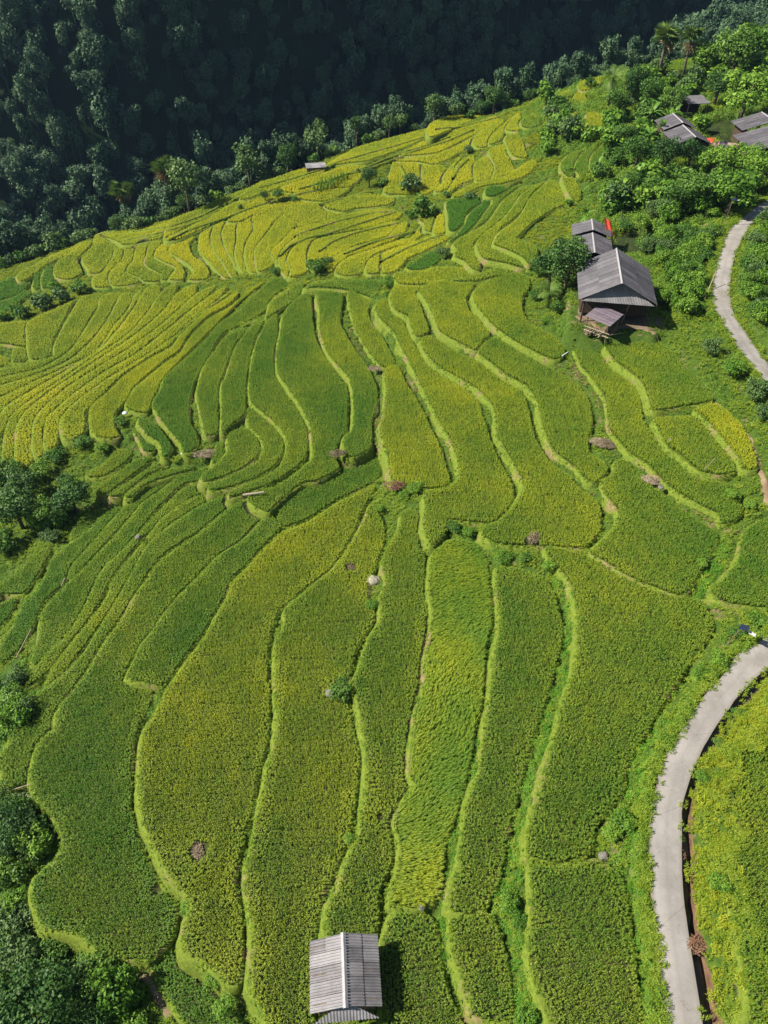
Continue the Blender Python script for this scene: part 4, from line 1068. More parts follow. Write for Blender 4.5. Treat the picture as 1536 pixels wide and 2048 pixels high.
def feather_frond():
    V, F = [], []
    n = 14
    def sp(t): return (t * 1.9, 0, .55 * t - 1.05 * t * t)
    for i in range(n):
        t = .12 + .88 * i / n; x, _, z = sp(t); x2, _, z2 = sp(t + .05); L = .62 * math.sin(math.pi * min(1, .15 + .85 * t)) + .12
        for s in (-1, 1):
            k = len(V); V += [(x, 0, z), (x2, 0, z2), (x + .35 * L, s * L, z - .28 * L)]; F += [(k, k + 1, k + 2)]
    for i in range(6):
        a, b = sp(i / 6), sp((i + 1) / 6); k = len(V)
        V += [(a[0], -.02, a[2]), (b[0], -.02, b[2]), (b[0], .02, b[2]), (a[0], .02, a[2])]; F += [(k, k + 1, k + 2, k + 3)]
    return V, F
def blade_leaf():
    V, F = [], []
    n = 6
    for i in range(n + 1):
        t = i / n; w = .26 * math.sin(math.pi * min(1, .08 + .92 * t)) + .01
        c = (t * 1.5, 0, 1.1 * t - 1.25 * t * t)
        V += [(c[0], -w, c[2] - w * .25), (c[0], 0, c[2]), (c[0], w, c[2] - w * .25)]
    for i in range(n):
        k = i * 3
        F += [(k, k + 3, k + 4, k + 1), (k + 1, k + 4, k + 5, k + 2)]
    return V, F
def frond_mesh(name, geo, mat):
    V, F = geo(); me = mesh_of(name, V, F, mat); add_attr(me, 'rnd', [VR.random() for _ in V]); return me
FR_FAN, FR_FAN_DRY = frond_mesh('fan_frond', fan_frond, M_FROND), frond_mesh('fan_frond_dry', fan_frond, M_DRYFROND)
FR_FEA, FR_BAN = frond_mesh('feather_frond', feather_frond, M_FROND), frond_mesh('banana_leaf', blade_leaf, M_BANANA)
def palm(p, h, crown, label, live, dry=None, nd=0, nl=14, rad=.16, nm='palm_tree', cat='palm', sink=.4, group=None):
    o = empty(nm, (p[0], p[1], p[2] - sink), VR.uniform(0, 6.28))
    lx, ly = VR.uniform(-.05, .05) * h, VR.uniform(-.05, .05) * h
    MB().tube([(0, 0, -.3), (lx * .4, ly * .4, h * .5), (lx, ly, h)], [rad * 1.2, rad, rad * .8], 7).build('trunk', M_BARK, o, True)
    for i in range(nl + nd):
        me = live if i < nl else dry
        el = VR.uniform(-.2, 1.1) if i < nl else VR.uniform(-1.3, -.6)
        obj('frond' if nm == 'palm_tree' else 'leaf', me, o, (lx, ly, h - (0.0 if i < nl else .25)), (0, -el, 6.283 * i / nl * 1.618 + VR.uniform(-.2, .2)), crown * VR.uniform(.8, 1.1))
    return tag(o, label, cat, group)

# ------------------------------------------------------------------ forest on the mountainside: one mass
def project(P):
    d = P - np.array([0, 0, CAM_Z])
    dep = d[:, 1] * CP - d[:, 2] * SP; up = d[:, 1] * SP + d[:, 2] * CP
    dep = np.maximum(dep, 1e-3)
    return 768 + FOC * d[:, 0] / dep, 1024 - FOC * up / dep, dep
def joined(name, kind, i):
    crown, trunk = KIND[kind][i]
    me = bpy.data.meshes.new(name)
    import bmesh
    b = bmesh.new(); b.from_mesh(crown); nf = len(b.faces); b.from_mesh(trunk)
    b.faces.ensure_lookup_table()
    for f in list(b.faces)[nf:]: f.material_index = 1
    b.to_mesh(me); b.free()
    me.materials.clear(); me.materials.append(M_FOREST); me.materials.append(M_BARK)
    return bpy.data.objects.new(name, me)
T_FOREST = [joined('forest_tree', k, i) for k, i in (('tall_tree', 0), ('tall_tree', 1), ('tall_tree', 2), ('dark_tree', 0), ('dark_tree', 1), ('tall_tree', 1), ('grey_tree', 0), ('dark_bush', 0))]
G_FOREST = scatter_group('forest_scatter', T_FOREST)
m = 52000
FX, FY = rng.uniform(-420, 420, m), rng.uniform(60, 620, m)
FZ = outer_z(FX, FY)
FP = np.c_[FX, FY, FZ]
u, v, dep = project(FP)
qv = -0.48 * FX + 0.88 * FY - 232.0
keep = (u > -260) & (u < 1800) & (v > -320) & (v < 700) & (qv > np.where(FX < -112, -140, -25)) & ((FX < -112) | (FY > 224) | (FX > 86))
FP = FP[keep]
m = len(FP)
print('forest', m)
sz = rng.uniform(2.0, 4.3, m) * np.where(rng.random(m) < .12, 1.35, 1.0)
points_obj('forest', FP - np.array([0, 0, 1.0]), np.c_[rng.normal(0, .06, m), rng.normal(0, .06, m), rng.uniform(0, 6.28, m)],
           np.c_[sz, sz, sz * rng.uniform(.9, 1.5, m)], rng.integers(0, len(T_FOREST), m), G_FOREST)
tag(bpy.data.objects['forest'], 'dense dark forest covering the mountainside across the valley', 'forest', kind='stuff')

# trees on the falling slope between terraces and valley
m = 2600
k = rng.integers(0, len(SKY_P) - 1, m); t = rng.random(m)[:, None]
SP_ = np.array(SKY_P)
q = SP_[k] * (1 - t) + SP_[k + 1] * t
tt = SP_[k + 1] - SP_[k]; nn = np.c_[-tt[:, 1], tt[:, 0]]; nn /= np.linalg.norm(nn, axis=1)[:, None]
q = q[:, :2] + nn * rng.uniform(9, 62, m)[:, None]
zq = np.where((q[:, 0] > -110) & (q[:, 0] < 84) & (q[:, 1] < 222), base(q[:, 0], q[:, 1]) - 0.7, outer_z(q[:, 0], q[:, 1]))
sz = rng.uniform(1.8, 3.6, m)
points_obj('valley_forest', np.c_[q, zq - .5], np.c_[rng.normal(0, .06, m), rng.normal(0, .06, m), rng.uniform(0, 6.28, m)],
           np.c_[sz, sz, sz * rng.uniform(.9, 1.3, m)], rng.integers(0, len(T_FOREST), m), G_FOREST)
tag(bpy.data.objects['valley_forest'], 'dark wood filling the valley side below the terraces', 'forest', kind='stuff')
# ------------------------------------------------------------------ concrete road, ditch, path, ponds
def mat_concrete():
    t = NT('road_concrete', 0.85, 0.25)
    p = t.pos()
    a = t.noise(p, 0.5, 5, 0.6); b = t.noise(p, 6.0, 4, 0.7); c = t.noise(p, 0.13, 3)
    col = t.ramp(a, [(0.25, (0.150, 0.138, 0.126)), (0.55, (0.245, 0.230, 0.216)), (0.85, (0.320, 0.303, 0.286))])
    col = t.mix(t.ramp(c, [(0.55, (0, 0, 0)), (0.75, (1, 1, 1))]), col, (0.170, 0.148, 0.118))
    col = t.mix(t.math('MULTIPLY', t.math('SUBTRACT', b, 0.35, clamp=True), 0.5), col, (0.095, 0.085, 0.072))
    oi = t.n('ShaderNodeObjectInfo').outputs['Random']
    lat = t.math('ABSOLUTE', t.attr('lat').outputs['Fac'])
    edge = t.math('MULTIPLY', t.math('SUBTRACT', t.math('ADD', lat, t.math('MULTIPLY', a, .6)), 1.05, clamp=True), 2.2, clamp=True)
    col = t.mix(edge, col, (0.120, 0.098, 0.066))
    col = t.mix(t.math('MULTIPLY', t.math('SUBTRACT', .28, lat, clamp=True), 1.4), col, (0.170, 0.155, 0.135))
    col = t.mix(t.math('MULTIPLY', oi, .3), col, (0.200, 0.185, 0.165))
    vo = t.n('ShaderNodeTexVoronoi', feature='DISTANCE_TO_EDGE'); vo.inputs['Scale'].default_value = .22
    wv = t.n('ShaderNodeVectorMath', operation='ADD'); t.l(p, wv.inputs[0])
    nz = t.n('ShaderNodeTexNoise'); nz.inputs['Scale'].default_value = 1.2; t.l(p, nz.inputs['Vector']); t.l(nz.outputs['Color'], wv.inputs[1]); t.l(wv.outputs[0], vo.inputs['Vector'])
    crack = t.math('LESS_THAN', vo.outputs['Distance'], .0016)
    col = t.mix(t.math('MULTIPLY', crack, .45), col, (0.050, 0.045, 0.040))
    t.color(col); t.bump(b, 0.25, 0.02)
    return t.m
M_CONC = mat_concrete()
M_EARTH = mat_plain('red_earth', (0.060, 0.036, 0.022), (0.150, 0.092, 0.055), 1.2, 0.95, 0.1, 0.6)
M_PATH = mat_plain('path_dirt', (0.110, 0.078, 0.046), (0.220, 0.160, 0.100), 0.8, 0.95, 0.1, 0.4)
def mat_water(name, c, rough=0.06):
    t = NT(name, rough, 0.5); t.color(c)
    t.bump(t.noise(t.pos(), 2.2, 2), 0.06, 0.05)
    return t.m
M_POND = mat_water('pond_water', (0.030, 0.040, 0.016), 0.04)
M_DITCHW = mat_water('ditch_water', (0.055, 0.045, 0.030), 0.15)
road = empty('road', tuple(np.mean([(a + b) / 2 for a, b in ROAD], 0)))
tag(road, 'narrow pale concrete road bending through the slope', kind='structure')
rc = np.array(road.location)
n_per = 11
for k in range(0, len(ROAD) - 1, n_per):                     # slabs with open joints
    seg = ROAD[k:k + n_per + 1]
    if len(seg) < 2: continue
    V, F = [], []
    for i, (a, b) in enumerate(seg):
        d = (seg[min(i + 1, len(seg) - 1)][0] - seg[max(i - 1, 0)][0]); d = d / np.linalg.norm(d)
        sh = d * (0.006 if i == 0 else (-0.006 if i == len(seg) - 1 else 0))
        ja, jb = rng.normal(0, .012), rng.normal(0, .012); n = (b - a) / np.linalg.norm(b - a)
        A, B = a + sh + n * ja, b + sh + n * jb
        mid_ = (A + B) / 2 + np.array([0, 0, .03])
        V += [A, mid_, B, A - np.array([0, 0, .3]), B - np.array([0, 0, .3])]
    for i in range(len(seg) - 1):
        o = i * 5; q = o + 5
        F += [(o, o + 1, q + 1, q), (o + 1, o + 2, q + 2, q + 1), (o + 3, o, q, q + 3), (o + 2, o + 4, q + 4, q + 2)]
    e = (len(seg) - 1) * 5
    F += [(0, 3, 4, 2, 1), (e, e + 1, e + 2, e + 4, e + 3)]
    sm = mesh_of('slab', np.array(V) - rc, F, M_CONC, False); add_attr(sm, 'lat', [-1, 0, 1, -1.2, 1.2] * len(seg))
    obj('slab', sm, road)
# ditch with its earth bank, right of the lower stretch
low = [(a, b) for a, b in ROAD if b[1] < RD[-1][0][1] + 6]
prof = [(0.015, -.02), (0.03, -.95), (.75, -1.0), (.88, -.5), (1.05, -.1), (1.5, .2), (2.2, .6), (2.9, .95), (4.2, 1.05)]
V, F = [], []
for i, (a, b) in enumerate(low):
    n = (b - a) / np.linalg.norm(b - a)
    for k, (s, z) in enumerate(prof):
        j = rng.normal(0, .10, 2) if k >= 3 else (0, 0)
        V.append(b + n * (s + j[0]) + np.array([0, 0, z + j[1] * .6]))
m_ = len(prof)
mi = []
for i in range(len(low) - 1):
    for k in range(m_ - 1):
        F.append((i * m_ + k, i * m_ + k + 1, (i + 1) * m_ + k + 1, (i + 1) * m_ + k)); mi.append(0 if k == 0 else (1 if k < 4 else 2))
ditch = obj('drainage_ditch', mesh_of('drainage_ditch', V, F, [M_CONC, M_EARTH, M_GROUND], True, mi))
tag(ditch, 'dark drainage ditch with reddish earth bank along the lower road', kind='structure')
V, F = [], []
for i, (a, b) in enumerate(low):
    n = (b - a) / np.linalg.norm(b - a); V += [b + n * .02 + np.array([0, 0, -.84]), b + n * .8 + np.array([0, 0, -.84])]
for i in range(len(low) - 1): F.append((2 * i, 2 * i + 1, 2 * i + 3, 2 * i + 2))
obj('water', mesh_of('ditch_water', V, F, M_DITCHW), ditch)
# dirt path
PATH = [on_ground(u, v) for (u, v) in pix('1150,648 1185,664 1215,672 1245,660 1275,655 1305,663 1330,682 1358,708 1385,736 1412,768 1440,798 1470,826 1495,858 1512,890 1524,925 1536,965 1550,1010')]
PC_ = []
for i in range(len(PATH) - 1):
    for k in range(6): PC_.append(PATH[i] + (PATH[i + 1] - PATH[i]) * k / 6)
V, F = [], []
for i, p in enumerate(PC_):
    d = PC_[min(i + 1, len(PC_) - 1)] - PC_[max(i - 1, 0)]; d = d[:2] / np.linalg.norm(d[:2]); n = np.array([d[1], -d[0]])
    w = .42 + rng.normal(0, .07)
    for s in (-w, -w * .4, w * .4, w):
        q = p[:2] + n * s; V.append((q[0], q[1], gz(q[0], q[1]) + (.10 if abs(s) < w else -.05)))
for i in range(len(PC_) - 1):
    for k in range(3): F.append((i * 4 + k, i * 4 + k + 1, i * 4 + k + 5, i * 4 + k + 4))
tag(obj('dirt_path', mesh_of('dirt_path', V, F, M_PATH, True)), 'bare dirt footpath from the farmhouse along the rice', kind='structure')
PATH_XY = np.array(PC_)[:, :2]
# bare yard in front of the house
for nm, Q, z, lab in (('pond', POND_A, 4.45, 'murky green fish pond behind the big farmhouse'), ('pond', POND_B, 9.5, 'dark pond between the upper houses')):
    C = Q.mean(0); n = 32
    S = smooth_ring(Q, 1.2)
    S = C + (S - C) * 1.06
    tag(obj(nm, mesh_of(nm, np.c_[S, np.full(len(S), z)], [tuple(range(len(S)))], M_POND)), lab, kind='structure')

# ------------------------------------------------------------------ weeds and grass on the open ground: ground cover
T_DRY = [template('dry_grass', [tuft_geo(RR.uniform(-.3, .3), RR.uniform(-.3, .3), RR.uniform(.12, .28), 12, 0, 0.28, 0.035, RR) for _ in range(5)],
                  mat_leaf('dry_grass_leaf', (0.150, 0.100, 0.035), (0.270, 0.200, 0.075), (0.340, 0.270, 0.120), 0.25)) for _ in range(2)]
G_COVER = scatter_group('cover_scatter', T_WEED, T_LONG, T_DRY, T_YG)
DRY = []
for z, s in ((-.3, '800,735 820,775 845,815 870,860 890,905 900,940'), (-1.2, '745,700 752,740 756,790 757,850 764,890 770,930'), (2.7, '1240,880 1270,905 1300,925'), (2.8, '1330,970 1370,1000 1420,1030'),
             (2.6, '1150,745 1180,790 1200,840'), (1.6, '1030,690 1070,720 1110,750'), (2.0, '1190,970 1210,1010'), (-.2, '705,640 720,680 740,720'), (3.9, '1240,730 1275,765 1290,810')):
    q = [at_z(u, v, z)[:2] for (u, v) in pix(s)]
    for a, b in zip(q[:-1], q[1:]):
        for t in np.arange(0, 1, .2): DRY.append(a + (b - a) * t)
DRY = np.array(DRY)
W = np.c_[GP, GZ][GFREE]
W = np.repeat(W, 2, 0); W[:, :2] += rng.uniform(-.35, .35, (len(W), 2))
u, v, dep = project(W)
W = W[(u > -120) & (u < 1650) & (v > 40) & (v < 2180)]
u, v, dep = project(W)
keep = rng.random(len(W)) < np.where(dep < 60, 1.0, np.where(dep < 110, .7, np.where((W[:, 1] > 105) & (W[:, 0] < 36), .8, .34)))
W, dep = W[keep], dep[keep]
dp = np.full(len(W), 9.0)
for q in PATH_XY[::2]: dp = np.minimum(dp, np.hypot(W[:, 0] - q[0], W[:, 1] - q[1]))
W, dep = W[dp > .55], dep[dp > .55]
W[:, 2] = gz(W[:, 0], W[:, 1])
dd = np.full(len(W), 9.0)
for q in DRY: dd = np.minimum(dd, np.hypot(W[:, 0] - q[0], W[:, 1] - q[1]))
isdry = dd < rng.uniform(.8, 1.6, len(W))
m = len(W)
print('weeds', m)
farf = (W[:, 1] > 105) & (W[:, 0] < 36)
patch = np.sin(W[:, 0] * .35 + 2 * np.sin(W[:, 1] * .21)) + np.sin(W[:, 1] * .5 + W[:, 0] * .13) + rng.normal(0, .7, m)
thick = (W[:, 0] > 30) & (W[:, 1] > 84)
grp = np.where(isdry, 2, np.where(patch + thick * 1.4 - farf * .6 > .9, 0, np.where(farf, 3, 1)))
pick = np.where(grp == 2, rng.integers(0, 2, m), np.where(grp == 0, rng.integers(0, 5, m), np.where(grp == 3, rng.integers(0, 3, m), rng.integers(0, 4, m))))
sc = rng.uniform(.55, 1.15, m) * np.where(dep > 110, np.where(farf, .9, 1.5), 1.0) * np.where(thick, 1.35, 1.0)
cov = points_obj('ground_cover', W - np.array([0, 0, .05]), np.c_[rng.normal(0, .12, m), rng.normal(0, .12, m), rng.uniform(0, 6.28, m)], np.c_[sc, sc, sc * rng.uniform(.7, 1.2, m)], pick, G_COVER, grp=grp)
tag(cov, 'wild grass and weeds covering banks and open slopes', 'grass', kind='stuff')
# grass on the ditch bank and hanging over the road edges
q, ng = [], 0
for a, b in low:
    n = (b - a) / np.linalg.norm(b - a)
    for _ in range(26):
        s = rng.uniform(1.0, 4.2); p = b + n * s; p = p + np.array([rng.uniform(-.3, .3), rng.uniform(-.3, .3), np.interp(s, [x for x, _ in prof], [z for _, z in prof])]); q.append(p)
ng = len(q)
for a, b in ROAD:
    n = (b - a) / np.linalg.norm(b - a)
    for _ in range(9): q.append(a - n * rng.uniform(.05, .9) + np.array([rng.uniform(-.3, .3), rng.uniform(-.3, .3), -.12]))
    if b[1] > RD[-1][0][1] + 6:
        for _ in range(4): q.append(b + n * rng.uniform(.05, .9) + np.array([rng.uniform(-.3, .3), rng.uniform(-.3, .3), -.12]))
    else: 
        if rng.random() < .2: q.append(b + n * rng.uniform(.0, .1) + np.array([0, 0, -.12]))
q = np.array(q); m = len(q); sc = rng.uniform(.5, 1.05, m)
vg = points_obj('verge_grass', q, np.c_[rng.normal(0, .15, m), rng.normal(0, .15, m), rng.uniform(0, 6.28, m)], np.c_[sc, sc, sc], rng.integers(0, 3, m), G_COVER, grp=np.where(np.arange(m) < ng, np.where(rng.random(m) < .6, 3, 1), (rng.random(m) < .8).astype(int)))
tag(vg, 'uneven grass along the road verge and ditch bank', 'grass', kind='stuff')

# vivid grass in the gullies between fields
M_VGRASS = mat_leaf('gully_grass_leaf', (0.060, 0.190, 0.018), (0.120, 0.300, 0.030), (0.230, 0.400, 0.055), 0.35, scale=0.7)
T_VG = [template('gully_grass_tuft', [tuft_geo(RR.uniform(-.3, .3), RR.uniform(-.3, .3), RR.uniform(.18, .38), 10, 0, 0.22, 0.03, RR) for _ in range(8)], M_VGRASS) for _ in range(4)]
G_VG = scatter_group('gully_scatter', T_VG, T_WEED)
gq = []
for s, w, z in (('1098,1150 1128,1200 1138,1250 1130,1310 1108,1380 1082,1450 1058,1530 1040,1600 1026,1670 1016,1740 1020,1790 1030,1850 1040,1920 1055,2000 1075,2060', .85, 1.0), ('1440,1070 1428,1105 1405,1150 1385,1185', 1.1, 2.4),
             ('985,1140 988,1220 980,1300 972,1380 958,1470 945,1540 925,1610 905,1690 895,1770 885,1840 900,1930 920,1990', .4, .1), ('1330,1440 1300,1490 1285,1550 1270,1620 1265,1700 1275,1800 1285,1900 1300,2010', .9, 2.4)):
    P = [at_z(u, v, z)[:2] for (u, v) in pix(s)]
    for a, b in zip(P[:-1], P[1:]):
        L = np.linalg.norm(b - a); n = np.array([(b - a)[1], -(b - a)[0]]) / L
        for _ in range(int(L * w * 16)): gq.append(a + (b - a) * rng.random() + n * rng.uniform(-w, w))
gq = np.array(gq); ok = np.ones(len(gq), bool)
for p in PL:
    if p['dist'] < 90: ok &= ~inside(gq, p['ring'])
gq = gq[ok]; m = len(gq); sc = rng.uniform(.5, 1.0, m)
gg = points_obj('gully_grass', np.c_[gq, gz(gq[:, 0], gq[:, 1]) + .02], np.c_[rng.normal(0, .12, m), rng.normal(0, .12, m), rng.uniform(0, 6.28, m)], np.c_[sc, sc, sc], rng.integers(0, 4, m), G_VG, grp=(rng.random(m) < .12).astype(int))
tag(gg, 'vivid green grass on the wide banks between the near right fields', 'grass', kind='stuff')
# ------------------------------------------------------------------ buildings
def mat_roof(name, c1, c2, c3, rough=0.8):
    t = NT(name, rough, 0.3)
    p = t.pos(); oi = t.n('ShaderNodeObjectInfo').outputs['Random']
    a = t.noise(p, 0.7, 5, 0.65); b = t.noise(p, 5.0, 4, 0.7)
    f = t.math('ADD', t.math('MULTIPLY', a, .7), t.math('MULTIPLY', oi, .3))
    col = t.ramp(f, [(0.3, c1), (0.5, c2), (0.75, c3)])
    col = t.mix(t.math('MULTIPLY', t.math('SUBTRACT', b, .45, clamp=True), 1.2), col, tuple(x * .55 for x in c1))
    t.color(col); t.bump(b, .2, .02)
    return t.m
M_TIN = mat_roof('hut_tin', (0.120, 0.114, 0.120), (0.205, 0.198, 0.208), (0.290, 0.282, 0.292), .6)
M_FIBRO = mat_roof('fibro_cement', (0.058, 0.055, 0.064), (0.088, 0.084, 0.094), (0.130, 0.124, 0.132))
M_PURP = mat_roof('shed_sheet', (0.075, 0.060, 0.078), (0.110, 0.090, 0.110), (0.145, 0.120, 0.138))
M_RIDGE = mat_plain('ridge_cap', (0.190, 0.185, 0.200), (0.300, 0.290, 0.300), 3.0, .6, .3)
M_WOOD = mat_plain('weathered_wood', (0.070, 0.050, 0.035), (0.190, 0.140, 0.095), 5.0, .9, .1, .4)
M_DARKWOOD = mat_plain('dark_wood', (0.030, 0.022, 0.018), (0.080, 0.055, 0.042), 5.0, .9, .1, .4)
M_PALEWOOD = mat_plain('pale_wood', (0.200, 0.160, 0.115), (0.340, 0.285, 0.220), 6.0, .85, .15, .3)
M_STONE = mat_plain('grey_stone', (0.080, 0.074, 0.062), (0.190, 0.180, 0.160), 3.0, .9, .15, .6)
M_STRAW = mat_leaf('straw', (0.085, 0.066, 0.040), (0.180, 0.140, 0.090), (0.300, 0.245, 0.170), .15)
M_RED = mat_plain('red_cloth', (0.420, 0.035, 0.020), (0.620, 0.090, 0.040), 2.0, .8, .2)
M_PURPLE = mat_plain('purple_cloth', (0.080, 0.030, 0.140), (0.160, 0.070, 0.240), 2.0, .8, .2)
M_PINK = mat_plain('pink_sheet', (0.280, 0.150, 0.150), (0.420, 0.270, 0.260), 2.0, .8, .2)
M_WHITE = mat_plain('white_paint', (0.400, 0.400, 0.390), (0.550, 0.550, 0.540), 4.0, .6, .3)
M_METAL = mat_plain('galvanised', (0.300, 0.300, 0.310), (0.480, 0.480, 0.490), 5.0, .45, .5)
M_PANEL = mat_plain('solar_glass', (0.010, 0.014, 0.030), (0.020, 0.026, 0.050), 4.0, .15, .6)
M_BLUE = mat_plain('blue_plastic', (0.060, 0.090, 0.350), (0.100, 0.140, 0.450), 3.0, .5, .4)
def corr_mesh(name, S, w, nw, amp, mat, sag=0.0, rows=2):
    """one corrugated sheet: x down the slope 0..S, y across 0..w"""
    n = nw * 6; V, F = [], []
    for r in range(rows):
        for i in range(n + 1):
            V.append((S * r / (rows - 1), w * i / n, amp * math.cos(2 * math.pi * nw * i / n)))
    for r in range(rows - 1):
        for i in range(n):
            F.append((r * (n + 1) + i, (r + 1) * (n + 1) + i, (r + 1) * (n + 1) + i + 1, r * (n + 1) + i + 1))
    # lower skin so that the sheet has a thickness
    k = len(V); V += [(x, y, z - .012) for x, y, z in V]; F += [tuple(reversed([j + k for j in f])) for f in F]
    return mesh_of(name, V, F, mat, True)
def gable_roof(e, W, L, zr, ze, mat, nsheet, nw, amp, courses=2, y0=None, x0=0.0, cap=True, rnd=0.01):
    """sheets on both slopes of a ridge along y; returns nothing, sheets are parts of e"""
    half = W / 2; dz = zr - ze; S = math.hypot(half, dz); ang = math.atan2(dz, half)
    y0 = -L / 2 if y0 is None else y0
    w = L / nsheet; Sc = S / courses
    me = corr_mesh('roof_sheet', Sc + .10, w + .04, nw, amp, mat)
    for side in (1, -1):
        for c in range(courses):
            for k in range(nsheet):
                t = c * Sc
                x = side * t * math.cos(ang); z = zr - t * math.sin(ang) + (0.03 if c == 0 else 0.0) + .004 * (k % 2)
                yy = y0 + k * w if side == 1 else y0 + (k + 1) * w
                o = obj('roof_sheet', me, e, (x0 + x, yy, z), (0, ang + RR.uniform(-rnd, rnd) * .5, 0 if side == 1 else math.pi))
    if cap:
        m = MB(); r = .16
        m.add([(x0 - r, y0 - .08, zr - r * dz / half + .07), (x0, y0 - .08, zr + .11), (x0 + r, y0 - .08, zr - r * dz / half + .07),
               (x0 - r, y0 + L + .08, zr - r * dz / half + .07), (x0, y0 + L + .08, zr + .11), (x0 + r, y0 + L + .08, zr - r * dz / half + .07),
               (x0, y0 - .08, zr + .03), (x0, y0 + L + .08, zr + .03)],
              [(0, 1, 4, 3), (1, 2, 5, 4), (0, 6, 1), (1, 6, 2), (3, 4, 7), (4, 5, 7), (0, 3, 7, 6), (2, 6, 7, 5)])
        m.build('ridge_cap', M_RIDGE, e)
def gable_clad(e, W, y, zr, ze, nw, mat, drop=0.0, face=-1, slant=0.0):
    """vertical corrugated cladding filling a gable"""
    half = W / 2; n = nw * 4; V, F = [], []
    for i in range(n + 1):
        x = -half + W * i / n; zt = ze + (zr - ze) * (1 - abs(x) / half) - .06
        yy = y + face * .025 * math.cos(2 * math.pi * nw * i / n)
        zt = max(zt, ze - drop + .01); V += [(x, yy, ze - drop), (x, yy - face * slant * (zt - ze + drop) / (zr - ze + drop), zt)]
    for i in range(n): F.append((2 * i, 2 * i + 2, 2 * i + 3, 2 * i + 1))
    obj('gable_cladding', mesh_of('gable_cladding', V, F, mat, True), e)
def post(e, x, y, z0, z1, r=.09, mat=None, nm='post', dx=0, dy=0):
    MB().tube([(x, y, z0), (x + dx, y + dy, z1)], r, 6).build(nm, mat or M_WOOD, e)

# the little hut at the bottom
hut = empty('hut', (-2.36, 12.35, -1.75), .08)
tag(hut, 'small field hut with grey corrugated gable roof at the bottom of the picture', 'hut')
gable_roof(hut, 4.05, 3.75, 3.05, 2.25, M_TIN, 5, 5, .06)
gable_clad(hut, 3.75, -2.35, 2.95, 2.02, 20, M_TIN, .10, -1, .8)
gable_clad(hut, 3.5, 1.55, 3.0, 2.28, 20, M_TIN, .2, 1)
for sx in (-1, 1):
    for sy in (-1, 1): post(hut, sx * 1.65, sy * 1.45, -.4, 2.3)
for k in range(14):
    y = -1.4 + .2 * k
    MB().box((-1.68, y, -.1), (-1.64, y + .18, 2.15 + .02 * (k % 2))).build('plank', M_WOOD, hut)
    MB().box((1.64, y, -.1), (1.68, y + .18, 2.12 + .02 * (k % 3))).build('plank', M_WOOD, hut)
for k in range(16):
    x = -1.6 + .2 * k
    if 6 <= k <= 9: continue
    MB().box((x, -1.5, -.1), (x + .18, -1.46, 2.05 + .02 * (k % 2))).build('plank', M_WOOD, hut)
    MB().box((x, 1.46, -.1), (x + .18, 1.5, 2.05)).build('plank', M_WOOD, hut)
for y in (-1.5, 0, 1.5): MB().tube([(-1.95, y, 2.2), (0, y, 2.97), (1.95, y, 2.2)], .05, 5).build('rafter', M_WOOD, hut)
bk = empty('bucket', (-3.05, 10.0, -1.7))
m = MB(); m.tube([(0, 0, 0), (0, 0, .3)], [.13, .17], 12).build('body', M_BLUE, bk)
MB().tube([(-.17, 0, .3), (-.1, 0, .42), (.1, 0, .42), (.17, 0, .3)], .012, 5).build('handle', M_METAL, bk)
tag(bk, 'blue plastic bucket beside the hut front at the bottom edge', 'bucket')

# the big farmhouse
hs = empty('farmhouse', (30.35, 88.6, 5.0), -.17)
tag(hs, 'large stilt farmhouse with wide grey corrugated gable roof', 'house')
gable_roof(hs, 9.5, 10.6, 5.85, 3.35, M_FIBRO, 10, 6, .028)
gable_clad(hs, 9.0, -5.45, 5.8, 3.30, 46, M_TIN, .05, -1, 1.5)
gable_clad(hs, 8.9, 4.9, 5.8, 3.38, 46, M_TIN, .05, 1)
for sx in (-4.0, -1.4, 1.4, 4.0):
    for sy in (-4.6, -1.6, 1.6, 4.6): post(hs, sx, sy, -.3, 3.4, .12, M_DARKWOOD)
for sy in (-4.6, 4.6): MB().box((-4.3, sy - .08, 3.05), (4.3, sy + .08, 3.28)).build('beam', M_DARKWOOD, hs)
MB().box((-4.2, -3.2, .55), (4.2, 4.7, .75)).build('floor_deck', M_DARKWOOD, hs)
for k in range(24):
    x = -4.1 + 8.2 * k / 24
    MB().box((x, -3.15, .76), (x + .33, -3.10, 3.0 + .03 * (k % 2))).build('wall_plank', M_DARKWOOD, hs)
    MB().box((x, 4.62, .76), (x + .33, 4.67, 3.0 + .03 * (k % 2))).build('wall_plank', M_DARKWOOD, hs)
for k in range(23):
    y = -3.1 + 7.7 * k / 23
    for x in (-4.12, 4.08): MB().box((x, y, .76), (x + .05, y + .32, 3.0 + .03 * (k % 2))).build('wall_plank', M_DARKWOOD, hs)
post(hs, 1.1, -4.6, 0, 3.0, .05, M_PALEWOOD, 'brace', .5, -.1)
post(hs, -.8, -4.3, .3, 2.0, .05, M_WOOD, 'brace', 2.2, .3)
for x in (-4.74, 4.74): MB().box((x - .04, -5.3, 3.20), (x + .04, 5.3, 3.30)).build('eave_board', M_WOOD, hs)
MB().tube([(4.6, -1.0, 2.1), (4.9, -1.0, 3.2)], .06, 6).build('pole', M_PALEWOOD, hs)
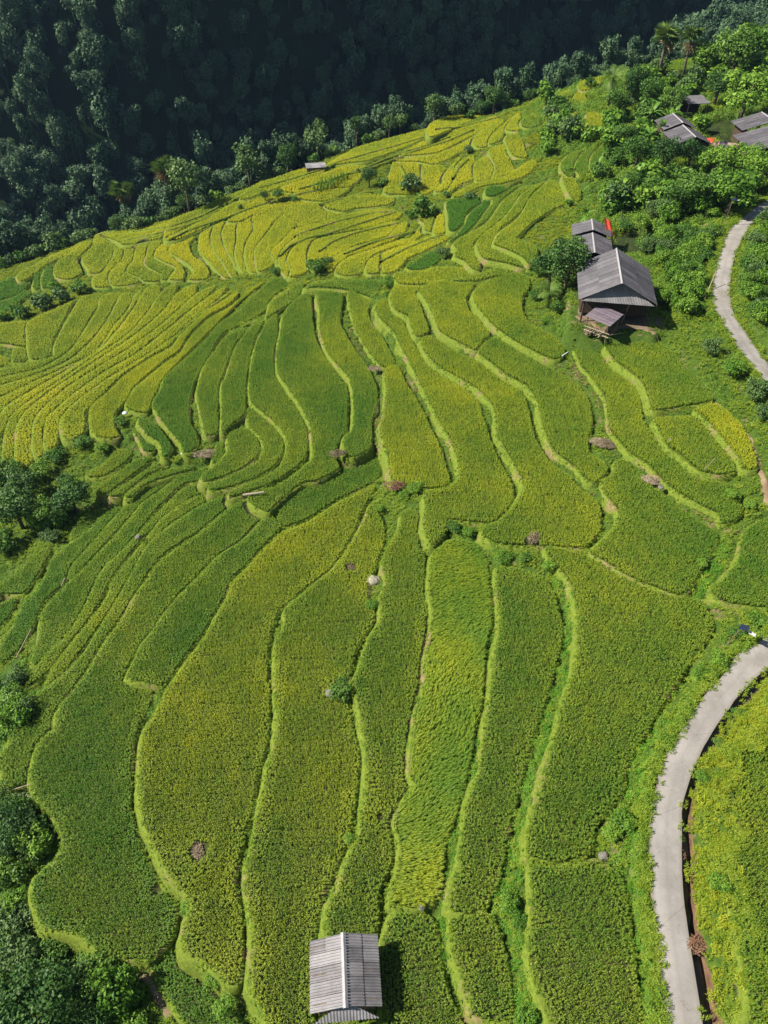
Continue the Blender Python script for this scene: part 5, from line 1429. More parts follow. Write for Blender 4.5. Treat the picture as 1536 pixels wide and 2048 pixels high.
# the lower house behind it
bh = empty('farmhouse', (31.0, 104.6, 5.0), -.165)
tag(bh, 'lower grey-roofed house behind the large farmhouse, beside the pond', 'house')
gable_roof(bh, 5.6, 7.4, 3.0, 2.1, M_FIBRO, 7, 6, .028, y0=-5.4)
gable_roof(bh, 5.6, 4.2, 3.45, 2.5, M_FIBRO, 4, 6, .028, y0=1.8)
for sx in (-2.4, 2.4):
    for sy in (-5.0, -1.6, 1.8, 5.6): post(bh, sx, sy, -.3, 2.3, .1, M_DARKWOOD)
for x in (-2.3, 2.26): MB().box((x, -4.9, -.1), (x + .05, 5.4, 2.05)).build('wall', M_DARKWOOD, bh)
for y in (-4.9, 5.4): MB().box((-2.25, y, -.1), (2.25, y + .05, 2.15)).build('wall', M_DARKWOOD, bh)
def cloth(name, pts, mat, label, sag=.08, cat='cloth', n=8):
    """a hanging or lying cloth between four corners, with folds and a thickness"""
    a, b, c, d = (Vector(p) for p in pts); V, F = [], []
    nrm = (b - a).cross(d - a).normalized()
    for i in range(n + 1):
        for j in range(n + 1):
            s, t = i / n, j / n
            p = a.lerp(b, s).lerp(d.lerp(c, s), t)
            V.append(p + nrm * (.05 * math.sin(9 * s + 2 * t) + .04 * math.sin(6 * t)) - Vector((0, 0, sag * 4 * s * (1 - s) * (1 - t))))
    k = len(V); V += [p - nrm * .02 for p in V]
    for i in range(n):
        for j in range(n):
            q = i * (n + 1) + j; f = (q, q + n + 1, q + n + 2, q + 1); F += [f, tuple(reversed([x + k for x in f]))]
    return tag(obj(name, mesh_of(name, V, F, mat, True)), label, cat)
cloth('tarpaulin', [(33.5, 107.2, 7.45), (34.7, 107.0, 6.9), (35.2, 111.0, 7.9), (34.0, 111.2, 8.6)], M_RED, 'bright red tarpaulin draped over the roof of the lower house', 0.05, 'tarpaulin')
M_YARD = mat_plain('yard_dirt', (0.080, 0.062, 0.042), (0.170, 0.130, 0.088), .9, .95, .1, .4)
yq = smooth_ring(np.array([on_ground(u, v)[:2] for (u, v) in pix('1152,640 1160,615 1175,600 1240,610 1310,615 1335,640 1318,656 1280,662 1235,668 1200,674 1165,662')]), .8)
yv = [(x, y, float(gz(x, y)) + .09) for x, y in yq]; yc = yq.mean(0)
n_ = len(yv)
tag(obj('yard', mesh_of('yard', yv + [(*(yc + (q - yc) * .5), float(gz(*(yc + (q - yc) * .5))) + .12) for q in yq] + [(yc[0], yc[1], float(gz(*yc)) + .12)],
    [(k, (k + 1) % n_, n_ + (k + 1) % n_, n_ + k) for k in range(n_)] + [(n_ + k, n_ + (k + 1) % n_, 2 * n_) for k in range(n_)], M_YARD, True)), 'bare trodden yard around the farmhouse front', kind='structure')
# open woodshed in front
sh = empty('woodshed', (27.6, 82.0, 4.8), .05)
tag(sh, 'small open woodshed with a tilted purple-grey roof in front of the farmhouse', 'shed')
cr = [(-2.35, .2, 2.38), (.1, -2.45, 2.2), (2.45, .0, 2.45), (.1, 2.7, 2.65)]
rot = math.atan2(-2.65, 2.45)
sd = corr_mesh('roof_sheet', 3.55, .62, 4, .022, M_PURP)
for k in range(6):
    obj('roof_sheet', sd, sh, (-2.35 + .40 * k * 1.02, .2 + .41 * k * 1.02, 2.38 + .045 * k + .004 * (k % 2)), (0, .045, rot + .0))
for (x, y, z) in ((-1.9, .2, 2.3), (.1, -2.0, 2.15), (2.0, .0, 2.35), (.1, 2.2, 2.5)): post(sh, x, y, -.3, z, .07, M_WOOD)
MB().tube([(-2.2, .0, .62), (.3, -2.3, .60)], .06, 6).build('rail', M_PALEWOOD, sh)
MB().tube([(-2.2, .0, 1.1), (.3, -2.3, 1.08)], .05, 6).build('rail', M_PALEWOOD, sh)
MB().tube([(.4, -2.2, .9), (2.6, -.6, .3)], .06, 6).build('rail', M_PALEWOOD, sh)
fw = empty('firewood_heap', tuple(sh.location), .05)
tag(fw, 'heap of split firewood under the woodshed roof', 'firewood')
for k in range(26):                                        # the stacked firewood
    a, b = RR.uniform(-1, 1), RR.uniform(0, .9)
    c0 = (-1.0 + .8 * a, -.7 - .8 * a, .12 + b)
    fl = MB(); fl.tube([(c0[0] - .5, c0[1] - .4 + RR.uniform(-.2, .2), c0[2]), (c0[0] + .5, c0[1] + .4, c0[2] + RR.uniform(-.06, .06))], RR.uniform(.04, .08), 6)
    fl.build('log', M_PALEWOOD if k % 3 else M_WOOD, fw)
# upper houses
h3 = empty('farmhouse', (55.7, 145.6, 9.2), 0.0)
tag(h3, 'grey-roofed house half hidden by banana plants at upper right', 'house')
gable_roof(h3, 6.6, 7.6, 3.3, 2.1, M_FIBRO, 7, 6, .03, y0=-7.3)
gable_roof(h3, 6.4, 6.4, 3.65, 2.45, M_FIBRO, 6, 6, .03, y0=.5)
for sx in (-2.8, 2.8):
    for sy in (-6.8, 0, 6.6): post(h3, sx, sy, -.4, 2.4, .1, M_DARKWOOD)
for x in (-2.8, 2.75): MB().box((x, -6.8, -.2), (x + .05, 6.6, 2.2)).build('wall', M_DARKWOOD, h3)
for y in (-6.8, 6.6): MB().box((-2.75, y, -.2), (2.75, y + .05, 2.3)).build('wall', M_DARKWOOD, h3)
h4 = empty('farmhouse', (70.3, 138.6, 9.8), 0.0)
tag(h4, 'grey-roofed house cut by the right frame edge at upper right', 'house')
gable_roof(h4, 13.4, 9.6, 4.0, 2.2, M_FIBRO, 9, 6, .03, y0=-6.9, courses=3)
gable_roof(h4, 10.4, 6.0, 4.5, 3.0, M_FIBRO, 6, 6, .03, y0=2.8, courses=3)
for sx in (-5.6, 5.6):
    for sy in (-6.2, -2, 2.2): post(h4, sx, sy, -.4, 2.5, .1, M_DARKWOOD)
for x in (-5.2, 5.15): MB().box((x, -6.0, -.2), (x + .05, 2.4, 2.4)).build('wall', M_DARKWOOD, h4)
MB().box((-4.4, 2.5, -.2), (-4.35, 8.4, 3.1)).build('wall', M_DARKWOOD, h4)
MB().box((-5.1, -6.05, -.2), (5.1, -6.0, 2.5)).build('wall', M_DARKWOOD, h4)
s3 = empty('pond_shelter', (64.4, 165.4, 9.5), .1)
tag(s3, 'dark open shelter with a pale roof edge at the head of the upper pond', 'shelter')
MB().slab((-2.3, -2.0, 2.5), (2.3, -2.0, 2.6), (2.3, 2.2, 3.1), (-2.3, 2.2, 3.0), .08).build('roof_sheet', M_FIBRO, s3)
MB().box((-.3, -2.06, 2.42), (2.3, -2.0, 2.58)).build('eave_board', M_WHITE, s3)
for sx in (-2.0, 2.0):
    for sy in (-1.7, 1.9): post(s3, sx, sy, -.6, 2.7, .09, M_PALEWOOD)
MB().box((-2.0, 1.6, 0), (2.0, 1.66, 2.4)).build('wall', M_DARKWOOD, s3)
cloth('drying_cloth', [(61.6, 141.4, 11.0), (63.0, 141.3, 11.0), (63.1, 141.0, 9.8), (61.6, 141.0, 9.8)], M_PURPLE, 'purple cloth hanging in the yard between the upper houses', .1)
cloth('drying_cloth', [(60.3, 141.6, 10.8), (61.5, 141.5, 10.9), (61.5, 141.1, 9.7), (60.2, 141.2, 9.7)], M_PINK, 'pink cloth hanging left of the purple cloth between the upper houses', .1)
cloth('tarpaulin', [(60.8, 146.0, 10.3), (62.6, 146.2, 10.3), (62.8, 144.6, 9.8), (61.0, 144.5, 9.8)], M_RED, 'red tarpaulin on the edge of the upper pond', .05, 'tarpaulin')
cloth('drying_sheet', [(62.6, 144.4, 9.85), (66.0, 144.4, 9.85), (65.6, 142.2, 9.75), (62.4, 142.4, 9.75)], M_PINK, 'pale pink sheet spread on the yard between the upper houses', .0, 'sheet')
fh = empty('field_hut', (-15.9, 174.6, -4.6), .12)
tag(fh, 'tiny far hut with a patched pale roof at the forest edge', 'hut')
gable_roof(fh, 3.6, 6.4, 2.5, 1.7, M_TIN, 4, 6, .03)
fh.rotation_euler[2] = 1.75; fh.scale = (.72, .72, .72)
for sx in (-1.5, 1.5):
    for sy in (-2.8, 2.8): post(fh, sx, sy, -1.0, 1.9, .09, M_WOOD)
MB().box((-1.5, -2.8, -.6), (1.5, 2.8, 1.6)).build('wall', M_WOOD, fh)

# ------------------------------------------------------------------ street lamps and poles
def lamp(p, h, rz, label, lean=0.0):
    e = empty('street_lamp', (p[0], p[1], p[2] - .6), rz)
    e.rotation_euler = (0, lean, rz)
    MB().tube([(0, 0, -.4), (0, 0, h + .6)], [.055, .045], 8).build('pole', M_WOOD, e)
    MB().tube([(0, 0, h + .45), (.35, 0, h + .62), (.75, 0, h + .66)], .03, 6).build('arm', M_METAL, e)
    MB().slab((-.15, -.28, h + .75), (.45, -.28, h + 1.0), (.45, .28, h + 1.0), (-.15, .28, h + .75), .05).build('solar_panel', M_PANEL, e)
    m = MB(); m.box((.62, -.13, h + .60), (1.12, .13, h + .68)); m.build('lamp_head', M_WHITE, e)
    return tag(e, label, 'street lamp')
lamp(on_ground(1456, 1285), 2.1, -.6, 'solar street lamp beside the lower road near the right frame edge', .12)
lamp(on_ground(1447, 450), 3.6, 0.2, 'white-headed street lamp beside the upper road under the trees', .05)
def pole(name, a, b, r, mat, label, cat, group=None):
    a, b = np.array(a), np.array(b); c = (a + b) / 2
    m = MB(); pts = [a + (b - a) * t - c for t in np.linspace(0, 1, 7)]
    m.tube(pts, [r * (1.0 + .06 * (k % 2)) * (1 - .05 * k) for k in range(7)], 7)
    return tag(m.build(name, mat, None, False, tuple(c)), label, cat, group)
def up(u, v, dz): q = on_ground(u, v); q[2] += dz; return q
pole('bamboo_pole', up(1411, 592, -.8), up(1424, 566, 1.6), .06, M_PALEWOOD, 'bamboo pole leaning beside the upper road', 'pole')
pole('bamboo_pole', at_z(-8, 1590, -5.3), at_z(61, 1568, -5.0), .05, M_PALEWOOD, 'upper of two bamboo poles laid at the corner of the dark field at left', 'pole')
pole('bamboo_pole', at_z(36, 1587, -5.6), at_z(70, 1596, -5.2), .04, M_PALEWOOD, 'lower of two bamboo poles laid at the corner of the dark field at left', 'pole')
pole('bamboo_pole', at_z(32, 1316, -8.2), at_z(62, 1258, -7.6), .05, M_PALEWOOD, 'bamboo pole on the weedy gully of the left flank', 'pole')
pole('bamboo_pole', at_z(122, 1172, -7.8), at_z(130, 1156, -7.3), .05, M_PALEWOOD, 'short upright bamboo stick between the left flank strips', 'pole')
pole('log', at_z(486, 990, -3.0), at_z(528, 984, -2.7), .14, M_PALEWOOD, 'pale log lying across the small gully in the middle', 'log')
pole('white_pipe', at_z(1124, 712, 2.9), at_z(1136, 704, 3.1), .08, M_WHITE, 'white pipe end sticking out below the farmhouse', 'pipe')
pole('bamboo_pole', at_z(1408, 940, 4.3), at_z(1432, 914, 4.5), .03, M_PALEWOOD, 'thin bamboo stick lying on the rounded rice plot at right', 'pole')

# ------------------------------------------------------------------ straw heaps, stones
def straw_heap(p, r, h, label, n=420, mat=None, seed=1, cat='straw heap', nm='straw_heap'):
    q = random.Random(seed); m = MB()
    m.add([(r * .6 * math.cos(t) * q.uniform(.6, 1.2), r * .6 * math.sin(t) * q.uniform(.6, 1.2), -.1) for t in [6.283 * k / 10 for k in range(10)]] + [(0, 0, h * .4)],
          [(k, (k + 1) % 10, 10) for k in range(10)])
    for _ in range(n):
        a, d = q.uniform(0, 6.283), r * math.sqrt(q.random()) * .95
        c = Vector((d * math.cos(a), d * math.sin(a), h * (1 - d / r) * q.uniform(.6, 1.1) + .04))
        t = Vector((q.uniform(-1, 1), q.uniform(-1, 1), q.uniform(-.25, .2))).normalized() * q.uniform(.10, .28)
        s = t.cross(Vector((0, 0, 1))).normalized() * q.uniform(.012, .03)
        m.add([c - t + s, c - t - s, c + t - s, c + t + s, c + Vector((0, 0, .03))], [(0, 1, 4), (1, 2, 4), (2, 3, 4), (3, 0, 4)])
    me = mesh_of(nm, m.v, m.f, mat or M_STRAW); add_attr(me, 'rnd', [q.random() for _ in m.v])
    o = obj(nm, me, None, tuple(p), (0, 0, q.uniform(0, 3.14)), (1.25, .75, 1.0)); return tag(o, label, cat)
M_BROWN = mat_leaf('dead_twigs', (0.080, 0.040, 0.025), (0.180, 0.100, 0.060), (0.300, 0.190, 0.120), .1)
straw_heap(at_z(395, 1701, -3.5), .5, .16, 'dark straw heap in a hollow of the golden-green field', seed=1)
straw_heap(at_z(701, 1132, -2.6), .5, .22, 'straw heap in the rice left of the pale boulder', seed=2)
straw_heap(at_z(1205, 887, 2.2), 1.15, .55, 'large pale brushwood pile on the bank above the rounded lobe', 420, seed=3, cat='brushwood pile', nm='brushwood_pile')
straw_heap(at_z(1303, 961, 2.4), .85, .45, 'grey straw pile right of the brushwood pile on the orange bank', 220, seed=4)
straw_heap(at_z(1068, 1076, .8), .75, .4, 'pale straw pile at the foot of the winding strip', 200, seed=5)
straw_heap(at_z(674, 908, -2.2), .9, .6, 'pinkish straw spill at the squared end of the green strip', 180, seed=6)
straw_heap(at_z(788, 972, -1.4), 1.1, .5, 'brown branch pile at the head of the middle gully', 200, M_BROWN, 7, 'branch pile', 'branch_pile')
straw_heap(at_z(750, 738, -1.2), .8, .4, 'pale straw on the bank at the pinched strip', 150, seed=8)
straw_heap(at_z(1382, 1890, 2.75), .75, .4, 'reddish twig bundle hanging over the edge of the lower road', 220, M_BROWN, 9, 'twig bundle', 'twig_bundle')
straw_heap(at_z(1358, 1703, 2.9), .4, .2, 'small dry twig clump on the road edge by the broken slab', 90, M_BROWN, 10, 'twig bundle', 'twig_bundle')
straw_heap(at_z(410, 908, -5.6), 1.3, .3, 'pale dry reeds in the small gully under the bend', 220, seed=11)
straw_heap(at_z(110, 905, -11.0), 1.2, .4, 'dead brown branches above the bushes at left', 200, M_BROWN, 12, 'branch pile', 'branch_pile')
def stone(p, r, label, seed=1, flat=.7, mat=None, nm='stone', cat='stone'):
    import bmesh
    b = bmesh.new(); bmesh.ops.create_icosphere(b, subdivisions=3, radius=1.0)
    q = random.Random(seed); ks = [(Vector((q.gauss(0, 1), q.gauss(0, 1), q.gauss(0, 1))).normalized(), q.uniform(.72, .95)) for _ in range(9)]
    for vtx in b.verts:
        d = vtx.co.normalized(); s = 1.0
        for kx, lim in ks: s = min(s, lim / max(d.dot(kx), .3))
        vtx.co = d * s * r * (1 + .03 * math.sin(9 * d.x + 7 * d.y)); vtx.co.z *= flat
    me = bpy.data.meshes.new(nm); b.to_mesh(me); b.free(); me.materials.append(mat or M_STONE)
    return tag(obj(nm, me, None, tuple(p)), label, cat)
stone(at_z(748, 1164, -2.55), .78, 'pale round boulder beside the long yellow-flecked field', 1, .85, mat_plain('pale_boulder', (.13, .125, .085), (.30, .285, .22), 4, .9, .1, .6), 'boulder', 'boulder')
stone(at_z(660, 1386, -2.2), .42, 'square grey stone under the bush in the middle', 2)
stone(at_z(1207, 1713, 1.5), .34, 'grey stone at the corner of the square bottom field', 3, .9)
stone(at_z(1237, 1723, 1.6), .26, 'brownish stone right of the grey stone by the square field', 4)
stone(at_z(364, 907, -6.1), .2, 'white stone in the small gully under the bend', 5, .7, M_WHITE)
stone(at_z(277, 1074, -5.8), .38, 'pale stone between the left flank strips', 6)
stone(at_z(250, 826, -6.1), .36, 'white stone slab in the hollow of the golden fan', 7, .5, M_WHITE)
stone(at_z(1322, 1035 - 60, 2.7), .3, 'dull stone at the foot of the orange bank', 8)
stone(at_z(1381, 1745, 2.1), .3, 'upper wet stone in the ditch', 9); stone(at_z(1384, 1790, 2.1), .36, 'lower wet stone in the ditch', 10)
stone(at_z(1340, 880, 3.7), .25, 'small stone on the bank of the rounded rice plot', 11)
stone(at_z(843, 1815, -.6), .22, 'small pale stone where the wind-blown strip ends', 12)
# ------------------------------------------------------------------ plants where they stand (pixel of the foot, kind, crown width in m, label)
for (u, v, k, s, hs_, lab) in (
    # around the farmhouse
    (1126, 588, 'dark_tree', 7.2, 1.1, 'tall dark tree against the left side of the farmhouse'),
    (1098, 572, 'dark_tree', 6.2, 1.05, 'dark tree left of the tall one beside the farmhouse'),
    (1138, 530, 'tree', 4.6, 1.0, 'dark green tree at the back left corner of the farmhouse'),
    (1116, 618, 'dark_bush', 2.4, 1.0, 'round bush in front of the feathery palm by the farmhouse'),
    (1078, 545, 'dark_bush', 2.6, 1.0, 'dark bush at the edge of the yellowish field by the palm'),
    (1090, 640, 'bush', 1.6, .6, 'low bright bush on the bank below the palm'),
    (1125, 662, 'bush', 2.0, .6, 'low bright bush left of the woodshed'),
    (1148, 672, 'bush', 1.2, .7, 'small bush at the left foot of the woodshed bank'),
    (1330, 600, 'bush', 3.2, .9, 'bright bush at the right wall of the farmhouse'),
    (1345, 556, 'bush', 3.4, 1.0, 'yellowish bush at the right end of the fish pond'),
    (1322, 512, 'dark_bush', 3.0, 1.0, 'dark bush on the pond bank'),
    (1372, 520, 'bush', 3.4, 1.0, 'bright bush halfway between pond and upper road'),
    (1392, 566, 'bush', 3.4, .9, 'bright bush left of the upper road bend'),
    (1405, 500, 'bush', 3.2, 1.0, 'bright bush by the upper road above the bend'),
    (1360, 470, 'dark_bush', 3.2, 1.0, 'dark bush up the bank behind the pond'),
    (1425, 470, 'dark_bush', 2.8, .9, 'dark bush at the foot of the second street lamp'),
    (1380, 610, 'bush', 2.6, .7, 'low bright bush on the grassy slope right of the farmhouse'),
    (1418, 700, 'grey_bush', 2.8, 1.0, 'pale-leaved bush on the slope above the dirt path'),
    (1462, 742, 'bush', 3.0, .9, 'bright green bush between dirt path and upper road'),
    (1508, 790, 'grey_bush', 3.2, 1.1, 'grey-green bush near the right frame edge below the road'),
    (1532, 830, 'grey_bush', 2.6, 1.0, 'grey bush cut by the right frame edge'),
    (1528, 640, 'bush', 3.2, .9, 'bright bush right of the road near its exit'),
    (1500, 585, 'dark_bush', 2.8, .8, 'dark bush inside the upper road bend on its right'),
    (1525, 560, 'bush', 3.2, .8, 'bright bush on the right slope above the road bend'),
    (1500, 520, 'bush', 2.4, .7, 'small bush on the right slope above the road bend'),
    (1250, 455, 'dark_bush', 2.6, .9, 'dark bush on the far bank of the fish pond'),
    (1285, 450, 'bush', 3.0, 1.0, 'bright bush on the far bank of the fish pond'),
    (1315, 455, 'bush', 2.6, 1.0, 'bush at the back corner of the fish pond'),
    (1140, 405, 'bush', 2.0, .7, 'small bush at the head of the weedy plot'),
    (1070, 590, 'dark_bush', 2.2, .9, 'bush on the bank left of the feathery palm'),
    (1152, 600, 'dark_bush', 2.0, .9, 'dark bush squeezed against the left farmhouse wall'),
    (1112, 590, 'dark_bush', 3.0, 1.0, 'dark bush filling the gap behind the feathery palm'),
    # upper right thicket
    (1452, 425, 'bright_tree', 8.6, .85, 'wide layered bright tree leaning over the upper road'),
    (1395, 420, 'tree', 6.6, .9, 'broad tree left of the wide layered one'),
    (1350, 425, 'tree', 5.4, .9, 'round tree behind the fish pond'),
    (1300, 400, 'tree', 5.0, .9, 'tree in the thicket above the pond'),
    (1255, 395, 'dark_tree', 4.6, .9, 'dark tree at the left edge of the thicket'),
    (1520, 380, 'bright_tree', 7.2, .9, 'bright tree at the right edge below the cut-off roof'),
    (1325, 345, 'dark_tree', 6.0, 1.0, 'dark tree in front of the half-hidden house'),
    (1375, 335, 'dark_tree', 5.6, .9, 'dark tree below the red and purple cloths'),
    (1270, 335, 'tree', 5.6, 1.1, 'tree in the thicket left of the half-hidden house'),
    (1245, 300, 'tree', 5.0, 1.0, 'tree beside the little green terraces'),
    (1425, 345, 'bright_tree', 6.6, .8, 'bright tree below the yard of the upper houses'),
    (1480, 345, 'bright_tree', 6.6, .8, 'bright tree in front of the cut-off roof'),
    (1478, 238, 'bright_tree', 11.0, .85, 'big round tree hanging over the upper pond'),
    (1402, 262, 'bush', 4.6, .9, 'yellowish bush between the half-hidden house and the pond'),
    (1340, 225, 'tree', 5.4, 1.0, 'tree behind the half-hidden house'),
    (1300, 215, 'tree', 6.0, 1.1, 'tree in the thicket below the two fan palms'),
    (1260, 205, 'dark_tree', 6.0, 1.2, 'dark round tree right of the spiky palm on the crest'),
    (1230, 240, 'tree', 5.6, 1.1, 'tree below the spiky palm on the crest'),
    (1455, 165, 'tree', 11.0, 1.0, 'large spreading tree on the crest at upper right'),
    (1400, 150, 'bright_tree', 8.0, .9, 'bright tree right of the two fan palms'),
    (1500, 130, 'bright_tree', 10.0, .9, 'bright tree at the upper right corner'),
    (1430, 205, 'dark_tree', 7.0, .9, 'dark tree above the open pond shelter'),
    (1280, 160, 'bush', 4.6, .8, 'bush on the crest left of the fan palms'),
    (1180, 172, 'dark_bush', 3.6, .9, 'dark bush at the golden cap of the crest'),
    (1110, 262, 'grey_bush', 5.0, .8, 'grey-green shrub on the weedy upper slope'),
    (1095, 290, 'bush', 3.4, .7, 'bright shrub low on the weedy upper slope'),
    (1180, 278, 'bush', 4.2, .9, 'bush above the little green terraces'),
    (1135, 340, 'bush', 2.6, .6, 'small bush at the foot of the weedy slope'),
    (1200, 350, 'dark_bush', 3.6, .9, 'dark bush right of the little green terraces'),
    (1215, 395, 'bush', 4.0, .9, 'bush behind the lower house roof'),
    # golden hillside
    (738, 368, 'dark_tree', 4.6, .8, 'dark tree in the golden hillside beside the round grey-green one'),
    (765, 368, 'dark_bush', 3.2, .7, 'dark bush right of the dark tree on the golden hillside'),
    (822, 380, 'grey_bush', 5.2, .9, 'round grey-green tree in the golden hillside'),
    (846, 430, 'dark_bush', 5.6, .9, 'dark bush left of the squarish vivid plot'),
    (820, 430, 'dark_bush', 2.6, .7, 'small bush left of the dark bush by the vivid plot'),
    (530, 398, 'dark_tree', 2.4, .9, 'small dark tree of a pair below the forest edge'),
    (556, 398, 'tree', 3.0, .9, 'small pale tree of a pair below the forest edge'),
    (590, 396, 'dark_bush', 1.8, .7, 'little dark bush right of the pair of small trees'),
    (480, 412, 'dark_bush', 1.7, .7, 'little dark bush left of the pair of small trees'),
    (632, 540, 'dark_bush', 4.8, .7, 'dark bush above the middle strips at the far gully'),
    (655, 522, 'grey_bush', 2.4, .7, 'small grey bush right of the dark gully bush'),
    (548, 542, 'dark_bush', 2.4, .7, 'small dark bush at the end of the striped middle'),
    (776, 566, 'bush', 2.8, .7, 'bright bush at the right end of the far gully'),
    (886, 508, 'grey_bush', 2.8, .8, 'grey shrub below the vivid curved strip'),
    (940, 392, 'grey_bush', 3.2, .5, 'flat grey shrub above the squarish vivid plot'),
    (893, 388, 'dark_bush', 1.8, .7, 'little dark shrub at the corner of the squarish vivid plot'),
    (938, 300, 'grey_bush', 3.2, .6, 'grey shrub in the patchwork terraces'),
    (716, 340, 'dark_bush', 1.4, .8, 'tiny bush in the golden field above the dark tree'),
    # left
    (42, 1050, 'dark_tree', 6.4, .8, 'dark tree of the clump at the left edge'),
    (150, 1015, 'dark_tree', 5.4, .75, 'round dark tree at the right of the left-edge clump'),
    (100, 1040, 'tree', 4.6, .8, 'tree in the middle of the left-edge clump'),
    (8, 1090, 'dark_bush', 4.4, .8, 'bush at the foot of the left-edge clump'),
    (100, 1075, 'grey_bush', 2.6, .7, 'grey bush at the foot of the left-edge clump'),
    (60, 990, 'dark_tree', 5.0, .8, 'dark tree at the back of the left-edge clump'),
    (20, 965, 'tree', 5.2, .8, 'tree at the back left of the left-edge clump'),
    (110, 915, 'dark_bush', 3.6, .6, 'dark bush at the lower end of the golden fan'),
    (165, 885, 'dark_bush', 3.0, .6, 'dark bush under the rounded golden strip ends'),
    (205, 893, 'bush', 2.4, .6, 'bush in the gully below the golden fan'),
    (240, 840, 'dark_bush', 2.2, .6, 'dark bush in the hollow of the golden fan'),
    (40, 630, 'dark_bush', 4.2, .8, 'bush at the lower end of the far left gully'),
    (85, 612, 'grey_bush', 5.0, .8, 'grey-green bush in the far left gully'),
    (125, 598, 'grey_bush', 4.6, .8, 'grey bush halfway up the far left gully'),
    (160, 580, 'dark_bush', 4.0, .7, 'dark bush high in the far left gully'),
    (110, 575, 'bush', 3.2, .7, 'bright bush high in the far left gully'),
    (5, 635, 'bush', 3.2, .7, 'bright bush at the left frame edge in the far gully'),
    # bottom left
    (90, 2045, 'dark_tree', 6.4, .85, 'large dark tree at the bottom left corner'),
    (20, 2060, 'tree', 6.0, .9, 'tree cut by the bottom left corner'),
    (185, 2060, 'dark_tree', 3.8, .8, 'dark tree right of the large corner tree'),
    (40, 1900, 'grey_bush', 3.6, .9, 'grey-green bush above the large corner tree'),
    (18, 1850, 'grey_bush', 3.2, .9, 'grey-green bush at the left edge below the dark field'),
    (45, 1800, 'bush', 2.6, .9, 'leafy bush beside the notch of the dark field'),
    (15, 1760, 'dark_bush', 3.6, .9, 'dark bush at the left edge halfway down the dark field'),
    (70, 1700, 'grey_bush', 2.2, .9, 'small grey bush in the bay of the dark field'),
    (88, 1690, 'bush', 1.9, .9, 'bright bush in the bay of the dark field'),
    (25, 1680, 'dark_tree', 4.4, .8, 'dark tree left of the bay of the dark field'),
    (45, 1620, 'grey_bush', 2.8, .8, 'pale bush under the bamboo poles'),
    (0, 1620, 'dark_tree', 3.6, .8, 'dark tree at the left edge under the bamboo poles'),
    (248, 2000, 'bush', 2.4, .8, 'bright bush beside the bare soil at the bottom'),
    (272, 2045, 'bush', 2.2, .8, 'bright bush at the bottom edge beside the narrow dark plot'),
    (110, 1900, 'dark_bush', 2.6, .8, 'dark bush under the lower lip of the dark field'),
    (175, 1925, 'dark_bush', 2.2, .7, 'dark bush under the curved lip of the dark field'),
    (30, 1410, 'grey_bush', 2.6, .6, 'grey bush beside the lowest flank strip at left'),
    (10, 1370, 'dark_bush', 3.0, .7, 'dark bush at the left edge beside the flank strips'),
    (70, 1395, 'bush', 1.8, .6, 'low bush at the foot of the thin flank strips'),
    (450, 2010, 'bush', 1.8, .7, 'bush between the golden-green field and the narrow dark plot'),
    (425, 1960, 'bush', 1.4, .6, 'small bush at the lower tip of the golden-green field'),
    (370, 1812, 'bush', 1.2, .6, 'little bush on the rim of the dark field'),
    # middle
    (684, 1380, 'dark_bush', 2.4, .75, 'bush with a square stone in the middle of the rice'),
    (742, 1206, 'bush', 1.4, .6, 'leafy weeds below the pale boulder'),
    (910, 1052, 'dark_bush', 1.7, .7, 'ferny bush above the wind-blown strip'),
    (935, 1060, 'bush', 1.5, .6, 'ferny bush right of the one above the wind-blown strip'),
    (1098, 1128, 'bush', 1.5, .8, 'bright bush at the head of the bright grass bank'),
    (1005, 1112, 'bush', 2.0, .5, 'low weeds at the head of the long strip'),
    (1050, 1112, 'dark_bush', 1.6, .6, 'dark weeds in the hollow above the long strip'),
    (828, 972, 'bush', 2.0, .6, 'bright bush at the head of the middle gully'),
    (806, 985, 'bush', 1.4, .6, 'small bush left of the bright one in the middle gully'),
    (760, 1012, 'bush', 1.3, .6, 'weeds in the middle gully'),
    (700, 1672, 'bush', 1.0, .6, 'leafy weeds on the bank above the hut'),
    (1020, 1810, 'bush', 1.7, .7, 'broad-leaved bush in the grass gully at the bottom'),
    (1040, 1840, 'bush', 1.3, .6, 'smaller broad-leaved bush in the grass gully at the bottom'),
    (1060, 1598, 'bush', .9, .6, 'single tuft on the bright grass bank'),
    (1050, 2040, 'bush', 1.8, .6, 'yellowish bush at the bottom edge of the grass gully'),
    # along the lower road
    (1440, 1325, 'bush', 1.9, .9, 'bush on the road verge below the solar lamp'),
    (1400, 1345, 'bush', 1.5, .7, 'bush left of the verge bush below the solar lamp'),
    (1478, 1262, 'dark_bush', 1.6, .7, 'dark bush beside the solar lamp'),
    (1325, 1472, 'bush', 1.5, .8, 'bush on the inner verge where the road bends'),
    (1305, 1525, 'bush', 1.3, .8, 'bush casting a shadow on the road below the bend'),
    (1296, 1560, 'bush', 1.2, .9, 'tall weeds at the left road edge'),
    (1250, 1640, 'bush', 2.0, .6, 'bright weeds beside the corner of the deep green field'),
    (1225, 1665, 'bush', 1.6, .6, 'weeds in the dark corner of the deep green field'),
    (1405, 1548, 'bush', 1.2, .7, 'leafy bush between road and ditch'),
    (1440, 1480, 'dark_bush', 1.0, .7, 'dark bush between road and ditch higher up'),
    (1480, 1420, 'dark_bush', 1.0, .6, 'dark bush between road and ditch near the frame edge'),
    (1440, 1760, 'bush', 1.6, .8, 'bright bush on the ditch bank beside the right field'),
    (1408, 1122, 'bush', 1.3, .5, 'bright weeds in the grassy gully at right'),
    (1470, 985, 'bush', 1.8, .6, 'bright bush below the golden-edged plot'),
